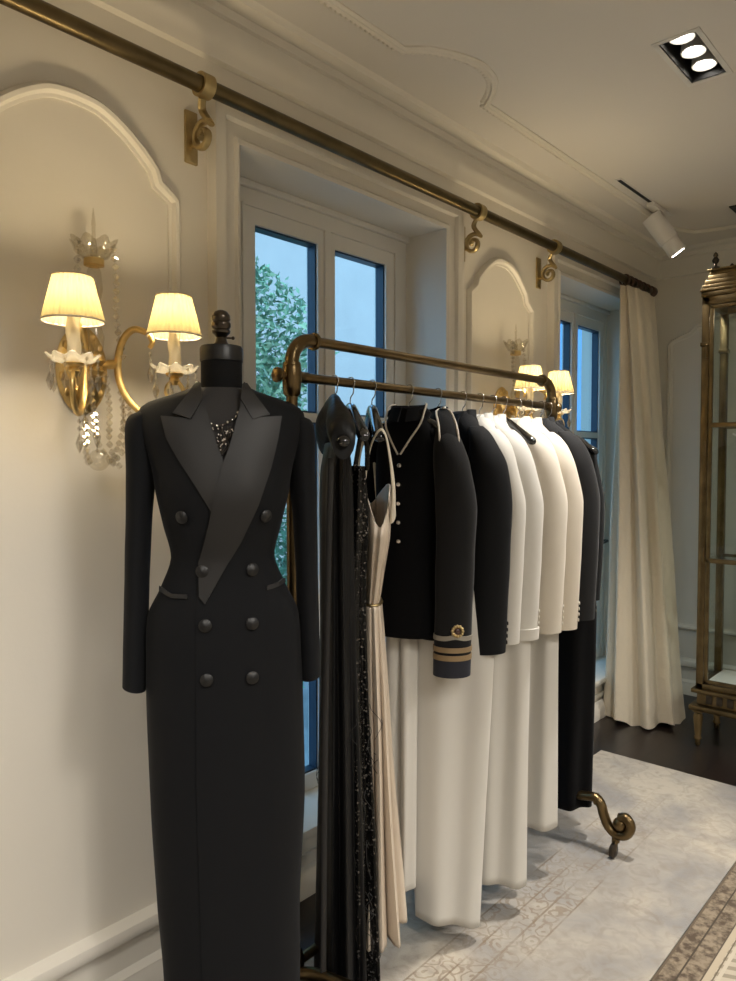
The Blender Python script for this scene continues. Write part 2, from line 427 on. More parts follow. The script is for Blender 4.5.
struct('floor', MB().b2(XL-.2, XR+.2, YF-.2, T, -.12, 0), M['floor'])
SX0, SX1, SY0, SY1 = 2.352, 2.672, -1.008, -.888      # recessed downlight cut-out
cl = MB()
cl.b2(XL-.2, SX0, YF-.2, T, H, H+.2); cl.b2(SX1, XR+.2, YF-.2, T, H, H+.2)
cl.b2(SX0, SX1, YF-.2, SY0, H, H+.2); cl.b2(SX0, SX1, SY1, T, H, H+.2)
struct('ceiling', cl, M['ceiling'])

# cornices
cp = [(0, 2.60), (.018, 2.605), (.022, 2.63), (.03, 2.66), (.045, 2.685), (.048, 2.705), (.06, 2.708), (.066, 2.73), (.11, 2.735), (.122, 2.75), (0, 2.75)]
struct('trim_1', MB().rings([[(x, -o, z) for o, z in cp] for x in (XL, XR)]), M['trim'])
struct('trim_2', MB().rings([[(XR-o, y, z) for o, z in cp] for y in (0, YF)]), M['trim'])
# ornamental ceiling moulding with lobes
def ceil_path():
    a = [(-.4, -.285)]
    out = []
    pts = [(1.842, -.287), (1.90, -.348), (1.996, -.399), (2.086, -.420), (2.188, -.402), (2.263, -.355), (2.326, -.287)]
    out += [(-1.8, -.287), (1.80, -.287)]
    out += [(p.x, p.y) for p in catmull([(x, y, 0) for x, y in pts], 5)]
    out += [(2.37, -.287), (4.2, -.287), (4.36, -.36), (4.40, -.50), (4.40, -4.2)]
    return out
pr = [(-.012, 2.75), (-.012, 2.745), (-.004, 2.740), (.004, 2.742), (.010, 2.738), (.014, 2.75)]
cpth = ceil_path()
mo = MB().sweep([(o, z) for o, z in pr], cpth, lambda u, v, h: (u, v, h))
for i in range(len(cpth)-1):
    a, b_ = Vector(cpth[i]), Vector(cpth[i+1]); d = (b_-a).length; k = max(int(round(d/.021)), 1); dd = (b_-a).normalized()
    if b_.x < 1 and b_.y > -.4: continue
    for j in range(k):
        q = a.lerp(b_, j/k)
        if q.x > 1.2 and q.y > -2: mo.sphere((q.x-dd.y*.021, q.y+dd.x*.021, 2.749), .0105, 6, (1, 1, .8))
struct('trim_3', mo, M['trim'])

# baseboards
bp = [(0, 0), (.032, 0), (.032, .06), (.026, .07), (.026, .078), (.008, .092), (.008, .166), (.03, .178), (.036, .195), (.03, .212), (.012, .222), (0, .225)]
def base_run(x0, x1): return [[(x, -o, z) for o, z in bp] for x in (x0, x1)]
struct('baseboard_left', MB().rings(base_run(XL, O1[0]-.11)).rings(base_run(O1[1]+.11, O2[0]-.11)).rings(base_run(O2[1]+.11, XR)), M['trim'])
struct('baseboard_back', MB().rings([[(XR-o, y, z) for o, z in bp] for y in (0, YF)]), M['trim'])
lowp = [(0, 0), (.03, 0), (.03, .055), (.02, .075), (.012, .085), (0, .09)]
for n, (a, c) in enumerate((O1, O2)):
    struct('trim_%d' % (4+n), MB().rings([[(x, -o, z) for o, z in lowp] for x in (a-.01, c+.01)]).b2(a+.09, c-.09, -.008, 0, .115, .135).b2(a-.02, c+.02, -.03, .19, OB-.02, OB+.012, .006), M['trim'])
# casings around the openings
casp = [(0, 0), (0, .018), (.012, .024), (.02, .016), (.055, .020), (.062, .034), (.085, .040), (.10, .036), (.105, 0)]
for n, (a, c) in enumerate((O1, O2)):
    path = [(a, .0), (a, OT), (c, OT), (c, .0)]
    struct('trim_%d' % (6+n), MB().sweep(casp, path, lambda u, v, h: (u, -h, v)), M['trim'])

# arched panel mouldings
def panel_path(x0, x1, zb, zs, zt):
    """zs: where the side ends; zt: top of the arch"""
    w_ = x1-x0; cx = (x0+x1)/2; hh = zt-zs
    half = [(x1, zb), (x1, zs), (x1-.015, zs+.012), (x1-.05*w_/.55, zs+.035), (x1-.062*w_/.55, zs+.07)]
    arc = [(x1-.062*w_/.55, zs+.07), (x1-.11*w_/.55, zs+hh*.62), (x1-.16*w_/.55, zs+hh*.82), (x1-.215*w_/.55, zs+hh*.965), (cx, zt)]
    r = [(p.x, p.y) for p in catmull([(x, y, 0) for x, y in arc], 4)]
    right = half[:-1]+r
    left = [(2*cx-x, z) for x, z in right[:-1]][::-1]
    return right+left
pm = [(-.016, 0), (-.016, .010), (-.006, .022), (.004, .020), (.010, .008), (.018, .006), (.018, 0)]
def panel(nm, path, f): return struct(nm, MB().sweep(pm, path, f), M['trim'])
panel('trim_8', panel_path(.62, 1.187, .225, 2.165, 2.352), lambda u, v, h: (u, -h, v))
panel('trim_9', panel_path(2.640, 3.163, .225, 2.165, 2.345), lambda u, v, h: (u, -h, v))
panel('trim_10', panel_path(-.55, .02, .225, 2.165, 2.352), lambda u, v, h: (u, -h, v))
# rear wall panel with stepped corners
zt, zs = 2.30, 2.20
pp = [(-.1, .42), (-.1, zs-.02), (-.115, zs), (-.16, zs+.02), (-.22, zt-.06), (-.26, zt-.02), (-.34, zt), (-1.46, zt), (-1.54, zt-.02), (-1.60, zt-.06), (-1.64, zs+.02), (-1.68, zs), (-1.70, zs-.02), (-1.70, .42)]
struct('trim_11', MB().sweep(pm, pp, lambda u, v, h: (XR-h, u, v), closed=True), M['trim'])

# windows
def window(nm, O, gl):
    root = bpy.data.objects.new(nm, None); C.objects.link(root); root['kind'] = 'structure'
    root.location = ((O[0]+O[1])/2, .19, OB)
    a, c = O; x0, x1, x2, x3 = gl        # left glass x0-x1, right glass x2-x3
    y0, y1 = .19, .25; zb, zt = .287, 2.255
    f = MB()
    f.b2(a-.01, x0, y0, y1, OB-.01, OT+.02); f.b2(x3, c+.01, y0, y1, OB-.01, OT+.02)
    f.b2(x1, x2, y0, y1, OB-.01, OT+.02)
    for u, v in ((x0, x1), (x2, x3)): f.b2(u, v, y0, y1, zt, OT+.02); f.b2(u, v, y0, y1, OB-.01, zb)
    # raised sash edges
    xm = (x1+x2)/2
    for u, v in ((x0-.055, None), (None, x3+.055)):
        q = u if u else v
        f.b2(q-.004, q+.004, y0-.008, y0+.01, zb-.05, zt+.059)
    f.b2(x0-.055, x3+.055, y0-.008, y0+.01, zt+.055, zt+.063)
    f.b2(xm-.016, xm+.016, y0-.010, y0+.01, zb-.06, zt+.055, .003)
    f.b2(a, c, y0-.02, y0, OT-.022, OT, .004)
    f.build('frame', M['frame'], root, world=True)
    mz = (1.615, .94)
    for u, v in ((x0, x1), (x2, x3)):
        for z in mz: MB().b2(u, v, y0+.004, y1, z-.017, z+.017, .003).build('glazing_bar', M['frame'], root, world=True)
        zz = [zb, mz[1], mz[0], zt]
        for k in range(3):
            lo = zz[k]+(.017 if k else 0); hi = zz[k+1]-(.017 if k < 2 else 0)
            p = MB().b2(u, v, .2265, .2295, lo, hi).build('pane', M['pane'], root, world=True)
            g = MB(); t_ = .006
            g.b2(u, u+t_, .2, .24, lo, hi); g.b2(v-t_, v, .2, .24, lo, hi); g.b2(u, v, .2, .24, hi-t_, hi); g.b2(u, v, .2, .24, lo, lo+t_)
            g.build('pane_lining', M['pane_lining'], p, world=False).matrix_parent_inverse = root.matrix_basis.inverted()  # dark blue strips lining the edges of each pane
    hd = MB()
    hx = x3+.045
    hd.b2(hx-.014, hx+.014, y0-.012, y0, .90, 1.02, .004).cyl((hx, y0, .96), (hx, y0-.045, .96), .009, 10).tube([(hx, y0-.042, .96), (hx-.05, y0-.046, .955), (hx-.10, y0-.042, .945)], [.009, .0075, .006], 10)
    hd.build('handle', M['bronze'], root, world=True)
    return root
window('window_1', O1, (1.637, 1.935, 2.025, 2.324))
window('window_2', O2, (3.665, 3.985, 4.062, 4.365))

# ------------------------------------------------------------------ outdoors
tag(MB().b2(-3, 9.2, 5.2, 5.6, -.4, 4.7).build('building', M['facade']), 'pale rendered building wall across the yard, behind the tree', 'building')
tag(MB().b2(9.2, 26, 5.02, 5.19, -.4, 5.2).build('building', M['bluecast']), 'added wall coloured in a blue daylight cast, seen through the far window beside the cream curtain', 'building')  # made-up wall, there to give the far window its blue daylight tone
struct('ground', MB().b2(-6, 30, T, 14, -.5, -.4), M['ground'])
tr = thing('tree', 'leafy green tree outside the left window', 'tree', (3.36, 2.50, -.4))
MB().tube(catmull([(0, 0, 0), (.03, 0, .6), (-.02, .02, 1.3), (.05, .0, 2.4)], 4), [.06, .057, .054, .052, .05, .048, .046, .044, .04, .035, .03, .02, .012], 8).build('trunk', M['bark'], tr)
lf = MB(); rr = random.Random(3)
for k in range(19000):
    for _ in range(20):
        x, y, z = rr.uniform(-.8, .76), rr.uniform(-.55, .7), rr.uniform(.25, 3.32)
        rad = .80*max(0, 1-abs((z-1.55)/1.80)**4)**.5*(1+.12*sin(z*7+x*3)+.08*sin(x*9+z*4))
        if math.hypot(x, y*1.3) < rad and sin(x*8+y*3)*sin(z*7+x*2)*sin(y*9+z) < .45: break
    s_ = rr.uniform(.022, .042); u = Vector((rr.gauss(0, 1), rr.gauss(0, 1), rr.gauss(-.4, .6))).normalized(); v = u.orthogonal().normalized()
    v = (Matrix.Rotation(rr.uniform(0, 6.28), 3, u) @ v); c = Vector((x, y, z)); n_ = u.cross(v)*.15*s_
    vs = [lf.bm.verts.new(c+q) for q in (-u*s_, v*s_*.42+n_, u*s_*1.1, -v*s_*.42+n_)]
    lf.bm.faces.new(vs)
lf.build('foliage', M['leaf'], tr)

# ------------------------------------------------------------------ curtain rod, brackets, curtain
RZ, RY = 2.463, -.10
rd = thing('curtain_rod', 'long aged brass curtain rod high along the window wall', 'curtain rod', (1.2, RY, RZ))
MB().cyl((-1.9, 0, 0), (3.2, 0, 0), .0215, 20).build('pole', M['brass_rod'], rd)
MB().lathe([(.0, -.01), (.024, -.008), (.03, .0), (.024, .008), (.018, .016), (.028, .03), (.03, .045), (.02, .062), (.0, .07)], (3.2, 0, 0), 18, 'X').build('finial', M['wood_ring'], rd)
def bracket(x, label):
    b_ = thing('rod_bracket', label, 'bracket', (x, 0, 2.37), 0, 'curtain rod brackets')
    MB().b2(-.021, .021, -.008, .002, -.082, .064, .004).cyl((0, -.008, -.068), (0, -.0105, -.068), .005, 8).build('wall_plate', M['brass_pale'], b_)
    pts = []; cy_, cz_ = -.060, -.022
    for k in range(26):     # spiral, ending at its top on the wall side
        t = k/25; a = 2.9*PI*t; r_ = .007+.036*t**.9
        pts.append((0, cy_+r_*cos(a-2.9*PI+.80*PI), cz_+r_*sin(a-2.9*PI+.80*PI)))
    end = pts[-1]
    pts += [tuple(p) for p in catmull([end, (-.006, -.066, .045), (-.022, RY+.012, .068)], 5)[1:]]
    MB().tube(pts, .0085, 8, flat=((1, 0, 0), 1.5)).cyl((0, .0, -.03), (0, -.03, -.036), .008, 8).build('scroll', M['brass_pale'], b_)
    ring = [[(q-.024, RY+rr_*cos(2*PI*k/24), RZ-2.37+rr_*sin(2*PI*k/24)) for q, rr_ in ((-.018, .0235), (-.018, .032), (.018, .032), (.018, .0235))] for k in range(24)]
    MB().rings(ring, loop=True).build('rod_ring', M['brass_pale'], b_)
bracket(1.246, 'brass scroll bracket left of the near window, holding the rod')
bracket(2.585, 'brass scroll bracket just right of the near window casing')
bracket(3.235, 'brass scroll bracket left of the far window casing')
for k, x in enumerate((4.03, 4.085, 4.15, 4.21, 4.27, 4.33)):
    r_ = thing('curtain_ring', 'dark wooden curtain ring, one of six bunched above the cream curtain', 'curtain ring', (x, RY, RZ-.006), rz=.12*((k % 3)-1), group='curtain rings')
    MB().tube([(0, .029*cos(2*PI*j/20), .029*sin(2*PI*j/20)) for j in range(20)], .0065, 8, loop=True).build('hoop', M['wood_ring'], r_)
    MB().tube([(0, .006*cos(2*PI*j/10), -.038+.006*sin(2*PI*j/10)) for j in range(10)], .0015, 6, loop=True).build('eyelet', M['brass'], r_)

cu = MB(); NR, NS = 60, 160
rings = []
for i in range(NR+1):
    t = i/NR; z = lerp(2.425, .012, t)
    s_ = t**.85
    cx = lerp(4.215, 4.15, s_); cy = lerp(-.10, -.195, s_); ax = lerp(.215, .215, s_); ay = lerp(.035, .185, s_)
    ring = []
    for k in range(NS):
        a = 2*PI*k/NS
        f = 1+(.10+.07*t)*sin(9*a+.8*sin(3*a)+.5*t)+(.05*t)*sin(17*a+2+1.3*t)+.012*sin(4*a+9*t)
        f *= 1+.03*sin(t*PI*3)*sin(2*a+1)
        zz = z+(.012*sin(5*a)+.01*sin(9*a+1))*(t > .97)
        ring.append((cx+ax*f*cos(a)+.02*sin(3.2*t)*0, cy+ay*f*sin(a), zz))
    rings.append(ring)
cu.rings(rings, cap=(True, False))
ct = thing('curtain', 'floor length cream silk curtain gathered in the far corner', 'curtain', (4.18, -.15, 0))
cu.build('drape', M['curtain'], ct, world=True)

# ------------------------------------------------------------------ rugs
tag(MB().b2(-1.2, 3.5, -1.035, -.23, 0, .009, .003).build('rug', M['rug']), 'large worn cream patterned rug under the clothes rail', 'rug')
rn = MB().b2(-1.0, 4.6, -2.3, 0, 0, .010, .003).build('rug', M['runner']); rn.location = (0, -1.037, 0)
tag(rn, 'striped cream rug with brown border in the lower right corner', 'rug')
FZ = .009

# ------------------------------------------------------------------ sconces
def gems(mb, pts, r, h=.95):
    for p in pts: mb.gem(p, r, h)
def chain(pts, step):
    P_ = catmull(pts, 10); out = [P_[0]]; acc = 0
    for i in range(1, len(P_)):
        acc += (P_[i]-P_[i-1]).length
        if acc >= step: out.append(P_[i]); acc = 0
    return out
def sconce(label):
    s = thing('wall_sconce', label, 'wall lamp', (.912, 0, 1.68), 0, 'crystal wall sconces')
    # backplate: gilded oval with leaf relief
    bpm = MB().lathe([(.0, -.002), (.066, -.002), (.068, -.008), (.058, -.018), (.045, -.020), (.03, -.035), (.0, -.04)], (0, 0, 0), 32, 'Y', (1, 1.62))
    for k in range(14):
        a = 2*PI*k/14
        bpm.sphere((.056*sin(a), -.014, .056*1.62*cos(a)), .014, 8, (.7, .6, 1))
    bpm.sphere((0, -.03, -.052), .024, 12, (.9, .7, 1.4)).sphere((0, -.03, .045), .022, 12, (.9, .7, 1.3))
    bpm.build('backplate', M['gold'], s)
    MB().cyl((0, -.02, .005), (0, -.075, .005), .013, 14).lathe([(.0, -.035), (.018, -.03), (.024, -.018), (.016, -.006), (.024, .006), (.02, .02), (.0, .03)], (0, -.075, .01), 16).build('hub', M['gold'], s)
    # glass stem with crown bowl and spire
    MB().lathe([(.006, .03), (.018, .04), (.022, .075), (.012, .11), (.011, .15), (.02, .19), (.016, .235), (.008, .25)], (0, -.075, 0), 16).build('glass_stem', M['clearglass'], s)
    MB().lathe([(.018, .245), (.024, .247), (.024, .262), (.018, .265)], (0, -.075, 0), 18).build('collar', M['gold'], s)
    cr = []
    for j, (r_, z) in enumerate(((.018, .262), (.034, .270), (.044, .285), (.052, .305))):
        cr.append([(r_*(1+.10*(j/3)*cos(8*a))*cos(a), -.075+r_*(1+.10*(j/3)*cos(8*a))*sin(a), z+.006*(j/3)*cos(8*a)) for a in [2*PI*k/48 for k in range(48)]])
    solid(MB().rings(cr, (False, False)).build('glass_bowl', M['clearglass'], s), .003)
    MB().lathe([(.007, .262), (.009, .29), (.005, .31), (.004, .34), (.0055, .345), (.001, .385)], (0, -.075, 0), 10).build('spire', M['clearglass'], s)
    for sg in (1, -1):
        d = Vector((sg*.128, -.17, 0)).normalized(); o0 = Vector((0, -.05, 0))
        def at(q, z): return o0+d*q+Vector((0, 0, z-1.68))
        prof = [(.150, 1.729), (.158, 1.742), (.152, 1.758), (.138, 1.769), (.109, 1.774), (.083, 1.748), (.070, 1.695), (.075, 1.645), (.098, 1.60), (.14, 1.566), (.19, 1.562), (.228, 1.588), (.234, 1.625), (.216, 1.648), (.196, 1.638), (.192, 1.618), (.203, 1.607)]
        pts = catmull([at(*p) for p in prof], 5); n = len(pts)
        rad = [.0055+.0035*sin(PI*min(i/n*1.4, 1)) for i in range(n)]
        side = Vector((-d.y, d.x, 0))
        MB().tube(pts, rad, 10, flat=(side, 1.0)).cyl(o0+d*.0+Vector((0, -.02, .005)), at(.072, 1.69), .007, 10).cyl(at(.072, 1.69), at(.045, 1.69), .012, 12).build('arm', M['gold'], s)
        L = at(.213, 1.66)
        MB().lathe([(.006, -.022), (.014, -.012), (.01, -.004), (.02, .0), (.022, .006), (.012, .012)], L, 16).build('cup', M['gold'], s)
        rg = []
        for j, (r_, z) in enumerate(((.012, .008), (.03, .009), (.045, .013), (.053, .022))):
            rg.append([L+Vector((r_*(1+.09*(j/3)*cos(9*a))*cos(a), r_*(1+.09*(j/3)*cos(9*a))*sin(a), z+.004*(j/3)*cos(9*a))) for a in [2*PI*k/54 for k in range(54)]])
        drip = solid(MB().rings(rg, (False, False)).build('drip_pan', M['pressed'], s), .0035)
        for k in range(7):
            a = 2*PI*k/7+.3; q = L+Vector((.05*cos(a), .05*sin(a), 0)); dp = MB()
            dp.tube([q+Vector((0, 0, .016)), q+Vector((0, 0, -.03))], .0012, 5); dp.sphere(q+Vector((0, 0, .012)), .0045, 6); dp.gem(q+Vector((0, 0, -.002)), .005, 1); dp.gem(q+Vector((0, 0, -.034)), .0095, 2.1)
            dp.build('crystal_drop', M['crystal'], s, sharp=5)
        cd = MB(); nn = 18
        cr_ = []
        for j in range(9):
            z = .01+.012*j
            cr_.append([L+Vector(((.0142+.0016*sin(a*3+j*1.1)+.001*sin(a*5-j))*cos(a), (.0142+.0016*sin(a*3+j*1.1)+.001*sin(a*5-j))*sin(a), z)) for a in [2*PI*k/nn for k in range(nn)]])
        cd.rings(cr_); cd.build('candle', M['candle'], s)
        z0, z1 = 1.757-1.66, 1.853-1.66
        sh = []
        for j in range(7):
            t = j/6; rr_ = lerp(.0645, .041, t)
            sh.append([L+Vector((rr_*(1+.032*cos(26*a))*cos(a), rr_*(1+.032*cos(26*a))*sin(a), lerp(z0, z1, t))) for a in [2*PI*k/208 for k in range(208)]])
        shd = MB().rings(sh, (False, False)).build('lamp_shade', M['shade'], s)
        MB().tube([L+Vector((.0655*cos(2*PI*k/48), .0655*sin(2*PI*k/48), z0)) for k in range(48)], .0022, 6, loop=True).build('shade_trim', M['piping'], shd)
        MB().tube([L+Vector((.0418*cos(2*PI*k/48), .0418*sin(2*PI*k/48), z1)) for k in range(48)], .002, 6, loop=True).build('shade_trim', M['piping'], shd)
        MB().lathe([(.0, .108), (.006, .11), (.010, .125), (.011, .14), (.006, .16), (.0, .175)], L, 12).build('bulb', M['bulb'], s)
        li = bpy.data.lights.new('sconce_light', 'POINT'); li.energy = LAMP; li.color = (1, .80, .50); li.shadow_soft_size = .025
        lo = bpy.data.objects.new('sconce_light', li); C.objects.link(lo); lo.parent = s; lo.location = L+Vector((0, 0, .150))
        # drop under the arm curl, and pendalogue at the lowest point
        for q, dz in ((at(.152, 1.722), 0), (at(.16, 1.55), 0), (at(.082, 1.60), 0)):
            m_ = MB().tube([q, q+Vector((0, 0, -.05))], .0011, 5).sphere(q+Vector((0, 0, -.008)), .005, 8).gem(q+Vector((0, 0, -.024)), .006, 1.0).gem(q+Vector((0, 0, -.056)), .009, 2.4)
            m_.build('pendant_drop', M['crystal'], s, sharp=5)
        # bead strands: crown to arm, arm to lower ball
        b1 = MB(); gems(b1, chain([Vector((sg*.046, -.085, .295)), Vector((sg*.05, -.09, .22)), Vector((sg*.046, -.095, .12)), at(.085, 1.70)], .0165), .0100)
        b1.build('bead_strand', M['crystal'], s, sharp=5)
        b2 = MB(); gems(b2, chain([at(.085, 1.62), at(.10, 1.56), at(.08, 1.48), Vector((sg*.03, -.09, -.232))], .0155), .0095); gems(b2, chain([at(.075, 1.64), at(.082, 1.55), at(.06, 1.47), Vector((sg*.02, -.085, -.235))], .0155), .0092)
        b2.build('bead_strand', M['crystal'], s, sharp=5)
    b3 = MB(); gems(b3, chain([Vector((-.03, -.10, -.02)), Vector((-.025, -.11, -.10)), Vector((-.01, -.10, -.18)), Vector((.03, -.10, -.232)), Vector((.055, -.1, -.238))], .0155), .0095)
    gems(b3, chain([Vector((.012, -.10, -.02)), Vector((.016, -.11, -.10)), Vector((.02, -.10, -.18)), Vector((.035, -.10, -.225))], .0155), .0095)
    b3.build('bead_strand', M['crystal'], s, sharp=5)
    MB().sphere((.0, -.085, -.225), .026, 18).build('glass_ball', M['clearglass'], s)
    pd = MB().tube([(-.012, -.10, -.115), (-.012, -.10, -.2)], .0011, 5).sphere((-.012, -.10, -.128), .005, 8).gem((-.012, -.10, -.165), .011, 2.6).gem((-.012, -.10, -.202), .005, 1.2)
    pd.build('pendant_drop', M['crystal'], s, sharp=5)
    return s
LAMP = 4.2
s1 = sconce('crystal and gilt two-arm wall lamp beside the black tuxedo coat')
s2 = copy_tree(s1); s2.location = (2.905, 0, 1.68); s2['label'] = 'crystal and gilt two-arm wall lamp between the windows, behind the rail'

# ------------------------------------------------------------------ dress form and coat
RZC = math.radians(-37.2)
OC = (1.023, -.428, FZ)
mf = thing('dress_form', 'black dress form with bronze finial, wearing the tuxedo coat', 'mannequin', OC, RZC)
DZ = -FZ
def up(prof): return [(r_, z+DZ) for r_, z in prof]
MB().lathe(up([(.0, 1.605), (.044, 1.605), (.0455, 1.62), (.0455, 1.674)]), seg=32).build('neck', M['dress_form'], mf)
MB().lathe(up([(.0, 1.6745), (.0475, 1.6745), (.0475, 1.703), (.045, 1.708), (.0, 1.708)]), seg=32).build('neck_cap', M['dress_cap'], mf)
MB().lathe(up([(.0, 1.7080), (.018, 1.7080), (.0185, 1.7125), (.014, 1.7170), (.011, 1.7278), (.015, 1.7341), (.0195, 1.7377), (.0205, 1.7431), (.018, 1.7467), (.0215, 1.7521), (.0215, 1.7593), (.0185, 1.7638), (.021, 1.7683), (.020, 1.7773), (.014, 1.7854), (.006, 1.7890), (.0, 1.7899)]), seg=24).tube([(.010, 0, 1.7278+DZ), (.026, 0, 1.7278+DZ)], .0022, 8).sphere((.026, 0, 1.7278+DZ), .0042, 8).build('finial', M['bronze'], mf)
# sections of the coat: z, half width, front depth, back depth, centre x
CT = [(1.622, .050, .048, .055, 0), (1.612, .062, .055, .06, 0), (1.600, .092, .062, .065, 0), (1.588, .130, .068, .068, .001), (1.575, .163, .075, .07, .001), (1.555, .180, .085, .075, .002), (1.51, .176, .100, .085, .002), (1.44, .152, .116, .09, .002), (1.38, .142, .122, .09, .002),
      (1.31, .126, .112, .086, .001), (1.24, .1105, .098, .08, .001), (1.17, .135, .102, .095, .002), (1.108, .1635, .108, .11, .002), (1.0, .169, .112, .118, .004), (.915, .1705, .112, .118, .005), (.69, .169, .112, .115, .010), (.456, .157, .108, .11, .010), (.296, .151, .106, .108, .016), (.11, .147, .104, .105, .017)]
def sect(z): return interp(CT, z)
def front(x, z, k=1.0, dd=0):
    a, bf, bb, cx = sect(z); u = min(abs((x-cx)/(a*k)), .985)
    return Vector((x, -(bf*k-dd)*(1-u**2.3)**(1/2.3), z+DZ))
def ring(z, k=1.0, n=96, dd=0, sk=1):
    a, bf, bb, cx = sect(z); out = []
    for i in range(n):
        t = 2*PI*i/n; c_, s_ = cos(t), sin(t); p = 2/2.3
        x = cx+(a*k-dd)*math.copysign(abs(c_)**p, c_); b_ = (bf if s_ < 0 else bb)*k-dd
        out.append(Vector((x, b_*math.copysign(abs(s_)**p, s_), z+DZ)))
    return out
zs_ = [lerp(1.622, .70, (i/60)**1.15) for i in range(61)]
MB().rings([ring(z, .97, 64, .004) for z in zs_[1:]]).build('torso', M['sheer'], mf)
MB().cyl((0, 0, .7), (0, 0, .03), .014, 14).build('pole', M['bronze'], mf)
MB().lathe([(.0, 0), (.15, 0), (.155, .008), (.15, .018), (.03, .024), (.018, .05), (.0, .05)], seg=32).build('base', M['bronze'], mf)

co = thing('tuxedo_coat', 'long black double-breasted tuxedo coat on the dress form', 'coat', OC, RZC)
zl = [lerp(1.622, 1.0, i/70) for i in range(71)]+[lerp(1.0, .11, i/40) for i in range(1, 41)]
bm_ = MB().rings([ring(z, 1, 160) for z in zl], (False, False))
tri = [(-.055, 1.66), (.057, 1.66), (.052, 1.585), (.003, 1.436), (-.050, 1.585)]
def inside(x, z, poly):
    r_ = False; n = len(poly)
    for i in range(n):
        (x1, z1), (x2, z2) = poly[i], poly[i-1]
        if (z1 > z) != (z2 > z) and x < (x2-x1)*(z-z1)/(z2-z1)+x1: r_ = not r_
    return r_
dead = [f for f in bm_.bm.faces if f.calc_center_median().y < 0 and inside(f.calc_center_median().x, f.calc_center_median().z-DZ, tri)]
bmesh.ops.delete(bm_.bm, geom=dead, context='FACES')
solid(bm_.build('body', M['black'], co, sharp=80), .004, 1)
for sg, tab in ((-1, [(.160, 0, 1.562, .014, .030), (.172, 0, 1.552, .026, .042), (.1775, 0, 1.525, .031, .048), (.1775, .002, 1.48, .0315, .052), (.1765, .004, 1.43, .031, .053), (.182, .008, 1.32, .0285, .050), (.186, .008, 1.23, .027, .046), (.190, .002, 1.10, .0265, .043), (.1945, -.008, .951, .025, .040)]),
                (1, [(.162, 0, 1.556, .014, .030), (.174, 0, 1.546, .026, .042), (.179, 0, 1.52, .030, .048), (.180, .002, 1.48, .0305, .052), (.180, .004, 1.43, .030, .053), (.187, .008, 1.32, .028, .050), (.190, .008, 1.23, .026, .046), (.193, .002, 1.10, .025, .043), (.1975, -.008, .955, .0225, .040)])):
    rows = [(-r_[2], sg*r_[0], r_[1], r_[3], r_[4]) for r_ in tab]
    rows = [(r_[2], sg*r_[0], r_[1], r_[3], r_[4]) for r_ in tab]
    rings_ = []
    zt_, zb_ = tab[0][2], tab[-1][2]
    for i in range(46):
        t = i/45; z = lerp(zt_, zb_, t**1.6); cx, cy, rx, ry = interp(rows, z)
        wr = 1+.015*sin(40*z+2)*(t > .25)*(t < .75)
        rings_.append([Vector((cx+rx*wr*cos(a), cy+ry*sin(a), z+DZ+(.006*sg*cos(a) if t > .9 else 0))) for a in [2*PI*k/40 for k in range(40)]])
    MB().rings(rings_, (True, False)).build('sleeve', M['black'], co, sharp=70)
# overlapping front panel, lapels, collar
fe = [(-.0475, 1.235), (-.056, 1.12), (-.0575, .74), (-.050, .40), (-.046, .115), (.10, .115), (.10, .74), (.095, 1.12), (.075, 1.24), (.055, 1.30), (.02, 1.325), (-.02, 1.275)]
MB().patch(fe, front, .0042, .003, .03).build('front_panel', M['black'], co, sharp=60)
MB().patch([(-.0385, 1.580), (-.0616, 1.539), (-.1235, 1.546), (-.112, 1.50), (-.089, 1.458), (-.050, 1.395), (-.0175, 1.340), (.010, 1.345), (.008, 1.44), (.0036, 1.447), (-.012, 1.49), (-.026, 1.54)], front, .0045, .0045, .012).build('lapel', M['lapel'], co, sharp=60)
MB().patch([(.0406, 1.575), (.0677, 1.541), (.1235, 1.547), (.114, 1.50), (.0965, 1.436), (.07, 1.36), (.0372, 1.286), (-.001, 1.215), (-.0364, 1.150), (-.0475, 1.165), (-.0469, 1.238), (-.028, 1.318), (-.018, 1.37), (.0015, 1.444), (.018, 1.49), (.031, 1.54)], front, .0085, .0045, .012).build('lapel', M['lapel'], co, sharp=60)
for sg in (-1, 1):
    MB().patch([(sg*.0410, 1.612), (sg*.049, 1.612), (sg*.070, 1.585), (sg*.098, 1.549), (sg*.0625, 1.537), (sg*.0395, 1.578)], front, .011, .004, .01).build('collar', M['lapel'], co, sharp=60)
cb = []
for i in range(17):
    a = lerp(-.06*PI, 1.06*PI, i/16)
    cb.append([Vector((r_*cos(a)*1.0, (r_+.008)*sin(a), z+DZ)) for r_, z in ((.050, 1.590), (.0495, 1.628), (.0525, 1.630), (.060, 1.600), (.066, 1.585))])
MB().rings(cb).build('collar', M['lapel'], co, sharp=60)
for x, z in ((-.0784, 1.337), (.0856, 1.337), (-.0406, 1.219), (.0583, 1.219), (-.0364, 1.106), (.0583, 1.106), (-.0343, .992), (.0583, .991)):
    p = front(x, z); n_ = (front(x+.004, z)-front(x-.004, z)).cross(front(x, z+.004)-front(x, z-.004)).normalized()
    if n_.y > 0: n_ = -n_
    b_ = MB().lathe([(.0, 0), (.008, 0), (.0135, .003), (.0140, .0055), (.0115, .008), (.0, .0095)], seg=20)
    b_.xf(Matrix.Translation(p+n_*.0070) @ n_.to_track_quat('Z', 'Y').to_matrix().to_4x4()).build('button', M['button'], co)
for pl in ([(-.1373, 1.180), (-.105, 1.168), (-.0721, 1.169), (-.0721, 1.160), (-.105, 1.159), (-.138, 1.170)], [(.0898, 1.180), (.115, 1.183), (.1382, 1.189), (.139, 1.179), (.115, 1.174), (.0898, 1.171)]):
    MB().patch(pl, front, .005, .0035, .012).build('pocket_flap', M['lapel'], co, sharp=60)

